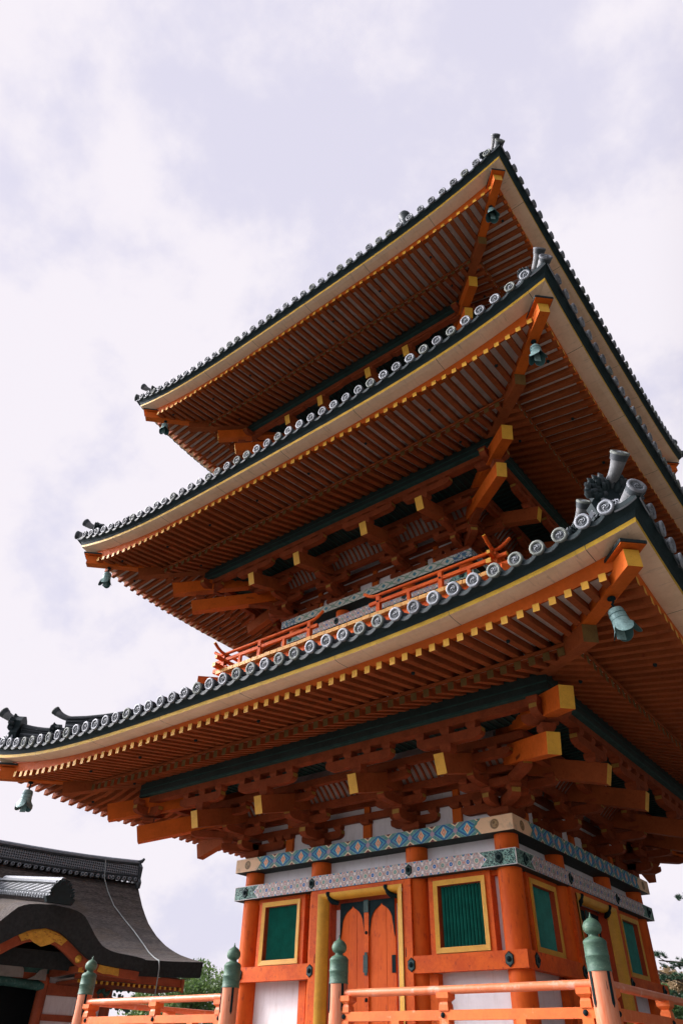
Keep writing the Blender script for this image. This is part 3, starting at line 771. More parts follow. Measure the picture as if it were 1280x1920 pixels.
for si, s in enumerate(ST):
    c, z0 = s['c'], s['z0']; T = s['T']; k = (T-c)/1.82; A1, A2 = c+0.45*k, c+0.9*k; ringbox = s['ringbox']
    for x in (-s['m'], s['m']): four(cluster(s, x))
    four(corner_cluster(s))
    mb = MB()
    ringbox(mb, c-0.055, c+0.055, z0+0.381, z0+0.50, 'vermilion_shade_bracket'); ringbox(mb, c-0.055, c+0.055, z0+0.62, z0+0.74, 'vermilion_shade_bracket')
    ringbox(mb, A1-0.055, A1+0.055, z0+0.58, z0+0.70, 'vermilion_shade_bracket'); ringbox(mb, A2-0.055, A2+0.055, z0+0.861, z0+0.98, 'vermilion_shade_bracket')
    four(pb(mb, 'bracket_beam'))
    # upper wall, struts, curved ribs and the small ceiling
    mb = MB(); wt = s['ptop']+0.3
    mb.add([(-c+0.04, -c+0.04, z0-0.01), (c-0.04, -c+0.04, z0-0.01), (c-0.04, -c+0.04, wt), (-c+0.04, -c+0.04, wt)], [(0, 1, 2, 3)], 'plaster_white')
    for x in (-(c+s['m'])/2, 0, (c+s['m'])/2):
        mb.box(x-0.085, x+0.085, -c-0.02, -c+0.038, z0+0.002, z0+0.38, 'vermilion'); bearing(mb, x, -c+0.0, z0+0.30, 0.2, 0.078)
        mb.box(x-0.06, x+0.06, -c-0.02, -c+0.038, z0+0.50, z0+0.62, 'vermilion')
    # curved ribs with white ground
    n = 6; prof = []
    for i in range(n+1):
        f = i/n; prof.append((A1+(A2-A1-0.04)*f, z0+0.70+0.27*math.sin(f*PI/2)))
    for i in range(n):
        (da, za), (db, zb) = prof[i], prof[i+1]
        mb.add([(-da, -da, za), (da, -da, za), (db, -db, zb), (-db, -db, zb)], [(0, 3, 2, 1)], 'rib_board', True)
    x = -A1+0.06
    while x < A1-0.05:
        for i in range(n):
            (da, za), (db, zb) = prof[i], prof[i+1]
            mb.bar((x, -da, za-0.018), (x, -db, zb-0.018), 0.035, 0.03, 'vermilion_shade_bracket')
        x += 0.125
    cz_ = z0+0.985
    ringbox(mb, A2-0.06, s['pd']-0.12, max(cz_, s['pb']+0.03), max(cz_, s['pb']+0.03)+0.02, 'purlin_green')
    x = -T+0.1
    while x < T-0.1:
        d0 = max(A2, abs(x))
        if s['pd']-0.13-d0 > 0.05: mb.box(x-0.012, x+0.012, -(s['pd']-0.13), -d0, max(cz_, s['pb']+0.03)-0.022, max(cz_, s['pb']+0.03)+0.001, 'purlin_line')
        x += 0.14
    four(pb(mb, 'upper_wall'))
    # plate and tie beams
    half = c+0.29 if si == 0 else c+0.27
    h1 = 0.235 if si == 0 else 0.20
    zc1 = z0-h1/2
    if si == 0: upper_pattern('beam_blue', zc1, half, h1/2); pm = 'beam_blue'
    else:
        pm = 'beam_pale%d' % si; pale_pattern(pm, zc1, half, h1/2)
    mb = MB(); ringbox(mb, c-0.28, half, z0-h1, z0, 'purlin_green', mf=pm); four(pb(mb, 'top_plate_beam'))
    zl1 = (4.80 if si == 0 else z0-h1-0.22); zl0 = zl1-0.233; hl = half-0.02
    lm = 'beam_grey%d' % si; lower_pattern(lm, (zl1+zl0)/2, hl, (zl1-zl0)/2)
    mb = MB(); ringbox(mb, c+0.10, hl, zl0, zl1, 'purlin_green', mf=lm); tb = pb(mb, 'tie_beam')
    def hexm(x, d, z, k=0.072):
        m_ = MB(); poly = [(k*0.95*math.sin(a*PI/3), k*1.25*math.cos(a*PI/3)) for a in range(6)]
        m_.prism(poly, lambda a, b, e: (x+a, -d-e, z+b), -0.002, 0.014, 'iron_black')
        poly = [(k*0.8*math.sin(a*PI/3+0.0), k*1.05*math.cos(a*PI/3)) for a in range(6)]
        m_.prism(poly, lambda a, b, e: (x+a, -d-e, z+b), 0.01, 0.022, 'iron_green')
        m_.lathe([(0.038, 0), (0.034, 0.016), (0.018, 0.03), (0.0, 0.034)], 12, 'iron_black', Matrix.Translation((x, -d-0.02, z)) @ Matrix.Rotation(PI/2, 4, 'X'))
        return m_
    for x in (-2.72/2.74*c, -s['m'], s['m'], 2.72/2.74*c): hexm(x, hl, (zl0+zl1)/2).build('hexagonal_fitting', tb)
    four(tb)
    # columns
    base = 2.15 if si == 0 else s['z0']-1.75
    for x in (-c, -s['m'], s['m']):
        mb = MB(); mb.tube([(0, 0, 0), (0, 0, z0-h1-base)], s['cr'], 32, 'vermilion_column')
        o = mb.build('column', pagoda, loc=(x, -c, base-0.5)); four(o)
    # wall
    mb = MB(); mb.add([(-c, -c+0.05, base), (c, -c+0.05, base), (c, -c+0.05, z0-0.05), (-c, -c+0.05, z0-0.05)], [(0, 1, 2, 3)], 'plaster_white')
    four(pb(mb, 'plaster_wall'))
    if si > 0:
        mb = MB(); ringbox(mb, c-0.1, c+s['cr']+0.03, base+0.5, base+0.68, 'vermilion'); four(pb(mb, 'sill_beam'))

# ---- first storey: sills, windows, doors (written for the front, turned to the other sides)
c = 2.74
for sg in (-1, 1):
    mb = MB(); a, b = 0.92, 2.985
    pts = [(sg*a, -2.985), (sg*b, -2.985), (sg*2.86, -2.86), (sg*a, -2.86)]
    vs = [(x, y, 3.25) for x, y in pts]+[(x, y, 3.475) for x, y in pts]
    mb.add(vs, [(0, 3, 2, 1), (4, 5, 6, 7), (0, 1, 5, 4), (2, 3, 7, 6), (3, 0, 4, 7)], 'vermilion_board')
    o = pb(mb, 'sill_beam')
    for x in (1.03, 2.70): hexm(sg*x, 2.985, 3.362, 0.078).build('hexagonal_fitting', o)
    m_ = MB(); m_.tube([(sg*0.935, -2.99, 3.47), (sg*0.935, -2.99, 3.56), (sg*0.93, -2.985, 3.60)], 0.007, 6, 'iron_black'); m_.build('hook', o)
    four(o)
    # base board and dado frame below
    mb = MB(); mb.box(*sorted((sg*1.24, sg*1.40)), -2.83, -2.70, 2.15, 3.25, 'vermilion_board'); mb.box(*sorted((sg*1.40, sg*2.50)), -2.85, -2.70, 2.15, 2.45, 'vermilion_board')
    four(pb(mb, 'wall_frame'))
    # window
    x0, x1, z0, z1 = 1.42, 2.36, 3.50, 4.50
    mb = MB()
    def bx(a, b, *r): mb.box(*sorted((sg*a, sg*b)), *r)
    bx(x0-0.10, x0, -2.86, -2.69, 3.475, 4.57, 'vermilion_board'); bx(x1, x1+0.09, -2.86, -2.69, 3.475, 4.57, 'vermilion_board')
    bx(x0, x1, -2.86, -2.69, z1, 4.57, 'vermilion_board'); bx(x0-0.14, x1+0.2, -2.80, -2.69, 4.50, 4.568, 'vermilion_board')
    o = pb(mb, 'window')
    mb = MB(); w = 0.075
    poly = [(x0, z0), (x1, z0), (x1, z1), (x0, z1)]; inn = [(x0+w, z0+w), (x1-w, z0+w), (x1-w, z1-w), (x0+w, z1-w)]
    for i in range(4):
        (a, b), (a2, b2), (p, q), (p2, q2) = poly[i], poly[(i+1) % 4], inn[i], inn[(i+1) % 4]
        vs = [(sg*a, -2.885, b), (sg*a2, -2.885, b2), (sg*p2, -2.875, q2), (sg*p, -2.875, q), (sg*p2, -2.74, q2), (sg*p, -2.74, q), (sg*a, -2.70, b), (sg*a2, -2.70, b2)]
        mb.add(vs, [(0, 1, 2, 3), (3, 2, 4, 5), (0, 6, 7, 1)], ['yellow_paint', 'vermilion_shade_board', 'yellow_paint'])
    mb.build('window_frame', o)
    mb = MB(); mb.box(*sorted((sg*(x0+w), sg*(x1-w))), -2.72, -2.71, z0+w, z1-w, 'void_dark')
    n = 13
    for i in range(n):
        x = x0+w+(x1-x0-2*w)*(i+0.5)/n; hw = 0.020
        mb.add([(sg*x-hw, -2.745, z0+w), (sg*x, -2.80, z0+w), (sg*x+hw, -2.745, z0+w), (sg*x-hw, -2.745, z1-w), (sg*x, -2.80, z1-w), (sg*x+hw, -2.745, z1-w)], [(0, 1, 4, 3), (1, 2, 5, 4), (2, 0, 3, 5)], 'window_green')
    mb.build('window_slats', o)
    four(o)
# door
mb = MB(); mb.box(-0.75, 0.75, -2.68, -2.60, 2.15, 4.5, 'plaster_white')
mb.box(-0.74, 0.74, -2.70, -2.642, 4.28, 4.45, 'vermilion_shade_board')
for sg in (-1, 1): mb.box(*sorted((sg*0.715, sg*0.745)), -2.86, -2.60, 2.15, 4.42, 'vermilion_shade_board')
door = pb(mb, 'door')
mb = MB()
for sg in (-1, 1):
    mb.box(*sorted((sg*0.895, sg*1.06)), -2.99, -2.70, 2.15, 4.565, 'vermilion_board')
    vs = []
    for z, q in ((2.15, 0), (4.40, 0)):
        vs += [(sg*0.895, -3.01, z+(0.10 if z > 3 else 0)), (sg*0.84, -3.005, z+(0.065 if z > 3 else 0)), (sg*0.775, -2.96, z+(0.02 if z > 3 else 0)), (sg*0.75, -2.86, z)]
    mb.add(vs, [(0, 1, 5, 4), (1, 2, 6, 5), (2, 3, 7, 6)], 'yellow_paint', True)
mb.box(-0.895, 0.895, -2.99, -2.70, 4.50, 4.565, 'vermilion_board')
vs = []
for x in (-1, 1): vs += [(x*0.895, -3.01, 4.50), (x*0.84, -3.005, 4.465), (x*0.775, -2.96, 4.42), (x*0.75, -2.86, 4.40)]
mb.add(vs, [(0, 1, 5, 4), (1, 2, 6, 5), (2, 3, 7, 6)], 'yellow_paint', True)
mb.build('door_frame', door)
for sg in (-1, 1):
    mb = MB()
    x0, x1 = 0.035, 0.575
    for i in range(3):
        a = x0+(x1-x0)*i/3+0.002; b = x0+(x1-x0)*(i+1)/3-0.002
        mb.box(*sorted((sg*a, sg*b)), -2.745-0.003*(i == 1), -2.66, 2.2, 4.36, 'vermilion_column')
    leaf = mb.build('door_leaf', door)
    m_ = MB(); cx_ = (x0+x1)/2; hw = (x1-x0)/2
    for s2 in (-1, 1):   # spandrel fitting with an ogee arch cut
        pts = [(cx_, 4.36), (cx_+s2*hw, 4.36), (cx_+s2*hw, 3.80), (cx_+s2*(hw-0.02), 3.87), (cx_+s2*(hw-0.03), 3.95), (cx_+s2*(hw-0.045), 4.02), (cx_+s2*(hw-0.055), 4.09), (cx_+s2*(hw-0.085), 4.15), (cx_+s2*(hw-0.13), 4.205), (cx_+s2*(hw-0.19), 4.245), (cx_+s2*0.03, 4.27), (cx_, 4.31)]
        m_.prism(pts, lambda a, b, e: (sg*a, -2.75-e, b), 0.0, 0.012, 'iron_black')
    m_.build('corner_fitting', leaf)
    m_ = MB()
    for z_, hh in ((3.42, 0.12), (2.62, 0.10)): m_.box(*sorted((sg*(x1-0.07), sg*x1)), -2.765, -2.75, z_-hh, z_+hh, 'iron_black')
    m_.build('hinge_fitting', leaf)
mb = MB(); mb.box(-0.045, 0.045, -2.775, -2.70, 2.2, 4.36, 'vermilion_board'); st = mb.build('door_stile', door)
m_ = MB()
m_.box(-0.05, 0.05, -2.787, -2.77, 4.18, 4.37, 'iron_green'); m_.box(-0.055, 0.035, -2.79, -2.77, 3.32, 3.56, 'iron_green')
for z_ in (3.30, 3.58): m_.box(-0.03, 0.02, -2.788, -2.77, z_-0.02, z_+0.02, 'iron_green')
for z_ in (3.88, 2.95): m_.lathe([(0.028, 0), (0.024, 0.012), (0.0, 0.02)], 10, 'iron_black', Matrix.Translation((0, -2.775, z_)) @ Matrix.Rotation(PI/2, 4, 'X'))
m_.build('lock_fitting', st)
for sg in (-1, 1):   # pivot fittings over the frame
    m_ = MB(); x = sg*0.62
    m_.lathe([(0.0, 0.05), (0.03, 0.045), (0.042, 0.02), (0.03, -0.01), (0.02, -0.03)], 12, 'iron_black', Matrix.Translation((x-0.05, -3.005, 4.47)))
    m_.tube([(x-0.05, -3.0, 4.46), (x-0.03, -2.98, 4.41), (x, -2.92, 4.37), (x+0.08, -2.85, 4.35)], [0.022, 0.035, 0.045, 0.03], 8, 'iron_black')
    m_.build('pivot_fitting', door)
four(door)

# ---- second storey balcony
F = 3.72
s2 = ST[1]
mb = MB(); s = s2
n = 38
for i in range(n):
    a = -F+2*F*i/n; b = a+2*F/n-0.008
    za = 9.235+random.uniform(-0.004, 0.004)
    mb.box(a+0.004, b, -F+random.uniform(-0.006, 0.006), -F+0.5 if abs((a+b)/2) < F-0.5 else -F+max(0.06, F-abs(a+b)/2-0.0), za, za+0.085, 'floor_plank')
ringbox = s2['ringbox']
ringbox(mb, F-0.75, F-0.49, 9.24, 9.31, 'floor_plank')
ringbox(mb, F-0.35, F-0.10, 9.10, 9.228, 'vermilion_board'); ringbox(mb, 3.10, 3.32, 8.6, 9.10, 'vermilion_shade_board')
for x in [i*0.55 for i in range(-6, 7)]: mb.box(x-0.07, x+0.07, -F+0.06, -3.2, 8.98, 9.10, 'vermilion_board')
mb.bar((2.9, -2.9, 9.04), (3.98, -3.98, 9.04), 0.20, 0.17, 'vermilion_board')
balc = pb(mb, 'balcony')
RD = 3.60
def rail_run(mb, xa, xb, z, rad, square=None, enda=0, endb=0):
    """rail along x at depth RD; ends may sweep up (1) or run straight (0)"""
    pts = []
    if enda: pts += [(xa-0.34, z+0.15), (xa-0.22, z+0.065), (xa-0.10, z+0.012)]
    pts += [(xa, z), ((xa+xb)/2, z), (xb, z)]
    if endb: pts += [(xb+0.10, z+0.012), (xb+0.22, z+0.065), (xb+0.34, z+0.15)]
    mb.tube([(x, -RD, z_) for x, z_ in pts], rad, 10, 'vermilion_board', capmat='yellow_paint')
mb = MB()
for sg in (-1, 1):
    for xp in (0.93, 2.42, 3.45 if False else 3.60):
        if xp < 3.5: mb.box(sg*xp-0.045, sg*xp+0.045, -RD-0.045, -RD+0.045, 9.30, 9.75, 'vermilion_board')
        else: mb.box(sg*xp-0.055, sg*xp+0.055, -RD-0.055+ (0.0 if sg > 0 else 0.002), -RD+0.055, 9.30, 9.70, 'vermilion_board')
        if xp < 3.5:
            for z_ in (9.60,): mb.lathe([(0.024, 0), (0.018, 0.012), (0, 0.016)], 8, 'iron_black', Matrix.Translation((sg*xp, -RD-0.052, z_)) @ Matrix.Rotation(PI/2, 4, 'X'))
    for xp in (1.67, 3.05): mb.box(sg*xp-0.035, sg*xp+0.035, -RD-0.035, -RD+0.035, 9.32, 9.58, 'vermilion_board')
four(mb.build('balcony_post', balc))
mb = MB()
rail_run(mb, -3.62, -0.90, 9.77, 0.036, enda=1, endb=1); rail_run(mb, 0.90, 3.62, 9.77, 0.036, enda=1, endb=1)
for sg in (-1, 1):
    mb.box(*sorted((sg*0.70, sg*3.86)), -RD-0.033, -RD+0.033, 9.565, 9.64, 'vermilion_board', left='yellow_paint' if sg < 0 else 'vermilion_board', right='yellow_paint' if sg > 0 else 'vermilion_board')
    mb.box(*sorted((sg*3.45, sg*3.90)), -RD-0.05, -RD+0.05, 9.335, 9.43, 'vermilion_board', left='yellow_paint' if sg < 0 else 'vermilion_board', right='yellow_paint' if sg > 0 else 'vermilion_board')
rl = mb.build('balcony_rail', balc); rl.location.z = 0
for k in (1, 2, 3):
    o = rl.copy(); S.collection.objects.link(o); o.rotation_euler.z = k*PI/2; o.location.z = 0.006*(k % 2)
for k in (1, 2, 3):
    o = balc.copy(); S.collection.objects.link(o); o.rotation_euler.z = k*PI/2; o.location.z = -0.5+0.002*(k % 2)

# ---- stone base and steps
mb = MB()
mb.box(-5.3, 5.3, -5.3, 5.3, 0.45, 2.02, 'stone'); mb.box(-5.4, 5.4, -5.4, 5.4, 2.02, 2.15, 'stone')
for i in range(7):
    a = 5.4+0.3*(7-i); z = 0.5+0.235*i
    mb.box(-1.0, 1.0, -a, -5.38, z-0.05, z+0.19, 'stone'); mb.box(5.38, a, -1.0, 1.0, z-0.05, z+0.19, 'stone')
pb(mb, 'stone_base')

# ------------------------------------------------------------------ wind bells
def bell(d, z, label, scale=1.0, tilt=(0, 0), rz=0.0, sx=1, broken=False):
    e = empty('wind_bell', (sx*d, -d, z)); e.scale = (scale,)*3; tag(e, label, 'wind bell', 'bronze wind bells hanging under the roof corners')
    m_ = MB(); m_.lathe([(0.0, 0.0), (0.045, -0.002), (0.05, -0.02), (0.02, -0.03), (0.0, -0.03)], 12, 'iron_black', Matrix.Translation((0, 0, 0.005)))
    m_.tube([(0, 0, -0.02), (0.012, 0, -0.05), (-0.01, 0, -0.08), (0.008, 0, -0.11), (0, 0, -0.14)], 0.014, 8, 'iron_black')
    m_.build('bell_hook', e)
    N = 32; m_ = MB(); vs = []; fs = []; ms = []
    prof = [(0.0, 0.0), (0.04, -0.004), (0.075, -0.018), (0.088, -0.045), (0.090, -0.10), (0.093, -0.15), (0.098, -0.19), (0.108, -0.225), (0.125, -0.26), (0.150, -0.30)]
    rot = Matrix.Translation((0, 0, -0.13)) @ Matrix.Rotation(tilt[0], 4, 'X') @ Matrix.Rotation(tilt[1], 4, 'Y') @ Matrix.Rotation(rz, 4, 'Z')
    for shell, mt in ((0.0, 'bell_green'), (0.006, 'bell_dark')):
        vs = []; fs = []
        for i, (r_, z_) in enumerate(prof):
            for k in range(N):
                q = 2*PI*k/N; sc = abs(math.cos(2*q))  # four lobes
                f = max(0, (i-5)/4)
                zq = z_-0.050*f*(sc**0.6-0.5)*2; rq = max(0.0005, (r_-shell)*(1+0.10*f*(sc-0.4)))
                if broken and f > 0 and math.cos(q-0.9) > 0.45: zq = max(zq, prof[5][1]-0.02-0.02*math.sin(5*q))
                vs.append(rot @ Vector((rq*math.cos(q), rq*math.sin(q), zq)))
        for i in range(len(prof)-1):
            for k in range(N): fs.append((i*N+k, i*N+(k+1) % N, (i+1)*N+(k+1) % N, (i+1)*N+k))
        m_.add(vs, fs, mt, True)
    m_.tube([rot @ Vector((0.0915*math.cos(2*PI*k/24), 0.0915*math.sin(2*PI*k/24), -0.085)) for k in range(25)], 0.004, 5, 'bell_dark', caps=False)
    m_.tube([rot @ Vector((0.0925*math.cos(2*PI*k/24), 0.0925*math.sin(2*PI*k/24), -0.15)) for k in range(25)], 0.004, 5, 'bell_dark', caps=False)
    m_.build('bell_body', e)
    if not broken:
        m_ = MB(); m_.box(-0.05, 0.05, -0.004, 0.004, -0.52, -0.28, 'bell_green'); m_.tube([(0, 0, -0.16), (0, 0, -0.29)], 0.006, 6, 'bell_green')
        o = m_.build('clapper', e); o.location.z = 0.0; o.rotation_euler.z = 0.75
    return e
zb = [6.555, 11.93, 17.37]
bell(6.13, zb[0], 'large pale green bell swung aside under the near corner of the lowest roof', 1.06, tilt=(0.14, -0.18), rz=0.35)
bell(5.87, zb[1], 'pale green bell with a hanging blade under the middle roof, near corner', 1.0, tilt=(0.05, 0))
bell(5.55, zb[2], 'small bell with a hanging blade under the topmost roof, near corner', 1.0, tilt=(-0.04, 0))
bell(6.13, zb[0], 'flared green bell under the left corner of the lowest roof, above the gate roof', 1.12, sx=-1, rz=0.4)
bell(5.87, zb[1], 'flared green bell under the left corner of the middle roof', 1.05, sx=-1, rz=0.7, tilt=(0.05, 0.05))
bell(5.55, zb[2], 'flared green bell under the left corner of the topmost roof', 1.0, sx=-1, rz=0.2, tilt=(0, -0.15))

# ------------------------------------------------------------------ balustrades
def giboshi_post(x, y, parent):
    m_ = MB(); m_.tube([(0, 0, -1.1), (0, 0, -0.45)], 0.128, 24, 'post_paint')
    p = m_.build('post', parent, loc=(x, y, 3.47))
    m_ = MB()
    prof = [(0.134, -0.465), (0.134, -0.45), (0.130, -0.445), (0.130, -0.33), (0.134, -0.325), (0.134, -0.31), (0.130, -0.305), (0.128, -0.20), (0.132, -0.195), (0.131, -0.18), (0.124, -0.165), (0.095, -0.14), (0.062, -0.13), (0.055, -0.115), (0.058, -0.10), (0.085, -0.09), (0.10, -0.065), (0.106, -0.035), (0.10, -0.005), (0.078, 0.03), (0.045, 0.052), (0.02, 0.066), (0.012, 0.085), (0.004, 0.12), (0.0, 0.122)]
    m_.lathe([(r, z-0.115) for r, z in [(a, b) for a, b in prof]], 28, 'bronze_green')
    # keep the top at the post's height
    o = m_.build('finial', p); o.location.z = 0.11
    m_ = MB()
    for a in (-PI/2-0.55, -PI/2+1.1, PI/2, PI-0.2):
        cx_, cy_ = 0.131*math.cos(a), 0.131*math.sin(a); t = Vector((-math.sin(a), math.cos(a), 0))*0.017; n_ = Vector((math.cos(a), math.sin(a), 0))*0.008; b_ = Vector((cx_, cy_, 0))
        m_.prism([(-1, -0.47), (-1, -0.76), (0, -0.80), (1, -0.76), (1, -0.47)], lambda u, z, e: b_+t*u+Vector((0, 0, z))+n_*e, -1.0, 0.6, 'iron_black')
    m_.build('iron_strap', p)
    return p
def baluster(mb, x, y, half=False):
    w = 0.065
    for (a, z0, z1, w0, w1) in ((0, 2.86, 2.80, 0.085, 0.085), (0, 2.80, 2.765, 0.085, 0.05), (0, 2.765, 2.735, 0.05, 0.062), (0, 2.735, 2.675, 0.062, 0.066)):
        vs = []
        for z, ww in ((z1, w1), (z0, w0)):
            vs += [(x-ww, y-ww, z), (x+ww, y-ww, z), (x+ww, y+ww, z), (x-ww, y+ww, z)]
        mb.add(vs, [(0, 3, 2, 1), (4, 5, 6, 7), (0, 1, 5, 4), (1, 2, 6, 5), (2, 3, 7, 6), (3, 0, 4, 7)], 'rail_paint')
    mb.box(x-w, x+w, y-w, y+w, 2.25, 2.582, 'rail_paint')
def balustrade(sx, label):
    V, A, MB_ = (4.60, 0.88, 2.58) if sx > 0 else (4.73, 1.10, 2.76)
    e = empty('balustrade', (sx*V, -V, 2.15)); tag(e, label, 'balustrade', 'vermilion balustrades round the pagoda floor')
    def L(mb, name, mirror_run):   # run along x at y=-V ; other run along y at x=V
        pts = []
        for p in mb.v:
            x, y, z = p
            if mirror_run: x, y = -y, -x
            pts.append((sx*x-sx*V, y+V, z-2.15))
        o = MB(); o.v = pts; o.f = mb.f; o.m = mb.m; o.sm = mb.sm
        return o.build(name, e)
    for run in (0, 1):
        mb = MB(); mb.tube([(A+0.05, -V, 2.892+0.004*run), (MB_, -V, 2.888+0.004*run), (V, -V, 2.892+0.004*run)], 0.047, 16, 'rail_faded'); L(mb, 'handrail', run)
        mb = MB(); mb.box(A+0.08, V-0.05, -V-0.05, -V+0.05, 2.58, 2.682+0.003*run, 'rail_paint'); L(mb, 'lower_rail', run)
        mb = MB(); mb.box(A+0.08, V-0.05, -V-0.07, -V+0.07, 2.18, 2.28+0.003*run, 'rail_paint'); L(mb, 'ground_rail', run)
        for x in (A+0.16, MB_, V-0.20):
            mb = MB(); baluster(mb, x, -V); L(mb, 'baluster', run)
            mb = MB(); mb.lathe([(0.030, 0), (0.028, 0.012), (0.016, 0.024), (0, 0.026)], 12, 'iron_black', Matrix.Translation((x-0.02, -V-0.05, 2.63)) @ Matrix.Rotation(PI/2, 4, 'X')); L(mb, 'rail_stud', run)
        for x in (1.85, 3.6):
            mb = MB(); mb.box(x-0.06, x+0.06, -V-0.06, -V+0.06, 2.28, 2.58, 'rail_paint'); L(mb, 'strut', run)
    for (x, y) in ((V, -V), (A, -V), (V, -A)):
        px, py = sx*x-sx*V, y+V
        giboshi_post(px, py, e).location.z = 3.47-2.15
    return e
balustrade(1, 'weathered vermilion balustrade with green onion finials turning the near corner of the pagoda')
balustrade(-1, 'weathered vermilion balustrade with green onion finials at the left, in front of the gate')

# ------------------------------------------------------------------ gate building on the left
gate = empty('gate_building', (-17.13, 5.24, 0.5), math.atan2(-0.978, -0.208))
tag(gate, 'temple gate with brown cypress bark roof, curved gable and gilded fittings', 'gate')
def gb(mb, name, parent=None):
    o = mb.build(name, parent or gate)
    if parent is None: o.location.z = -0.5
    return o
GP = [(0.0, 7.55), (0.35, 7.15), (0.9, 6.56), (1.6, 6.0), (2.39, 5.54), (3.2, 5.17), (4.13, 4.85), (5.0, 4.63), (5.84, 4.45)]
def gz(sv_):
    a = abs(sv_)
    for i in range(len(GP)-1):
        if a <= GP[i+1][0]: f = (a-GP[i][0])/(GP[i+1][0]-GP[i][0]); return GP[i][1]*(1-f)+GP[i+1][1]*f
    return GP[-1][1]
KW = [(0, 5.48), (0.42, 5.45), (0.75, 5.40), (0.95, 5.30), (1.15, 5.10), (1.35, 4.88), (1.6, 4.66), (1.85, 4.56), (2.1, 4.52), (2.8, 4.47), (3.2, 4.40)]
KB = [(0, 4.90), (0.42, 4.82), (0.75, 4.65), (0.95, 4.52), (1.15, 4.40), (1.35, 4.29), (1.6, 4.22), (1.85, 4.18), (2.1, 4.16), (2.8, 4.13), (3.2, 4.10)]
def interp(T_, w):
    w = abs(w)
    for i in range(len(T_)-1):
        if w <= T_[i+1][0]: f = (w-T_[i][0])/(T_[i+1][0]-T_[i][0]); return T_[i][1]*(1-f)+T_[i+1][1]*f
    return T_[-1][1]
AC = 5.46
mb = MB(); N, K = 40, 30; vs = []; fs = []; vb = []
for i in range(K+1):
    s_ = -5.84+11.68*i/K
    for j in range(N+1):
        a = -0.0+2*AC*j/N; t = (a-AC)/AC
        lift = 0.14*abs(t)**3*(abs(s_)/5.84)**2
        flare = (1-abs(s_)/5.84)
        vs.append((a, s_, gz(s_)+lift)); vb.append((a, s_*0.985, gz(s_)+lift-0.36-0.05*(1-flare)))
for i in range(K):
    for j in range(N): a = i*(N+1)+j; fs.append((a, a+1, a+N+2, a+N+1))
mb.add(vs, fs, 'cypress_bark', True); mb.add(vb, [f[::-1] for f in fs], 'bark_roof_edge', True)
n = (K+1)*(N+1)
def edge(idx):
    for p, q in zip(idx, idx[1:]): mb.add([vs[p], vs[q], vb[q], vb[p]], [(0, 1, 2, 3)], 'bark_roof_edge', True)
edge([j for j in range(N+1)]); edge([K*(N+1)+j for j in range(N+1)]); edge([i*(N+1) for i in range(K+1)]); edge([i*(N+1)+N for i in range(K+1)])
groof = gb(mb, 'roof')
# curved gable roof over the front
mb = MB(); Nw, Ks = 44, 14; tp = []; bt = []
for i in range(Ks+1):
    s_ = 6.75-(6.75-1.2)*i/Ks
    for j in range(Nw+1):
        w = -3.0+6.0*j/Nw; rise = 0.145*(6.6-s_)*math.exp(-(w/1.3)**2)
        edge_ = 0.0 if i else -0.03
        tp.append((AC-w, s_, interp(KW, w)+rise+edge_)); bt.append((AC-w, s_-0.04, interp(KB, w)+rise))
fs = []
for i in range(Ks):
    for j in range(Nw): a = i*(Nw+1)+j; fs.append((a, a+1, a+Nw+2, a+Nw+1))
mb.add(tp, fs, 'cypress_bark', True); mb.add(bt, fs, 'bark_roof_edge', True)
mb.add(tp[:Nw+1]+bt[:Nw+1], [(j, j+1, Nw+2+j, Nw+1+j) for j in range(Nw)], 'bark_roof_edge', True)
for jj in (0, Nw): 
    mb.add([tp[jj], tp[jj+(Nw+1)*3], bt[jj+(Nw+1)*3], bt[jj]], [(0, 1, 2, 3)], 'bark_roof_edge')
gb(mb, 'gable_roof')
# bargeboard
mb = MB()
for j in range(60):
    w0 = -3.0+6.0*j/60; w1 = w0+0.1
    za, zb_ = interp(KB, w0), interp(KB, w1)
    th = lambda w: 0.30 if abs(w) < 1.3 else 0.22
    vs = [(AC-w0, 6.5, za+0.01), (AC-w1, 6.5, zb_+0.01), (AC-w1, 6.5, zb_-th(w1)), (AC-w0, 6.5, za-th(w0))]
    v2 = [(x, y-0.12, z) for x, y, z in vs]
    mb.add(vs+v2, [(0, 3, 2, 1), (3, 7, 6, 2), (4, 5, 6, 7)], 'gate_paint')
bar = gb(mb, 'bargeboard')
m_ = MB()
pts = [(-0.68, 0), (-0.60, -0.14), (-0.55, -0.24), (-0.34, -0.25), (-0.22, -0.36), (-0.08, -0.45), (0.0, -0.50), (0.08, -0.45), (0.22, -0.36), (0.34, -0.25), (0.55, -0.24), (0.60, -0.14), (0.68, 0)]
up_ = [(w, interp(KB, w)-0.02) for w in (0.68, 0.5, 0.3, 0.1, 0, -0.1, -0.3, -0.5, -0.68)]
poly = [(w, interp(KB, w)-0.02+z*0.85) for w, z in pts[1:-1]]+up_
m_.prism(poly, lambda a, b, e: (AC-a, 6.52+e, b), 0, 0.03, 'gold')
rn = random.Random(5)
for q in range(16):
    w = rn.uniform(-0.5, 0.5); z_ = interp(KB, w)-0.06-rn.uniform(0, 0.16)
    m_.tube([(AC-w, 6.552, z_), (AC-w-0.03, 6.556, z_+0.02), (AC-w-0.06, 6.552, z_-0.005)], 0.007, 4, 'gate_paint')
m_.build('gold_fitting', bar)
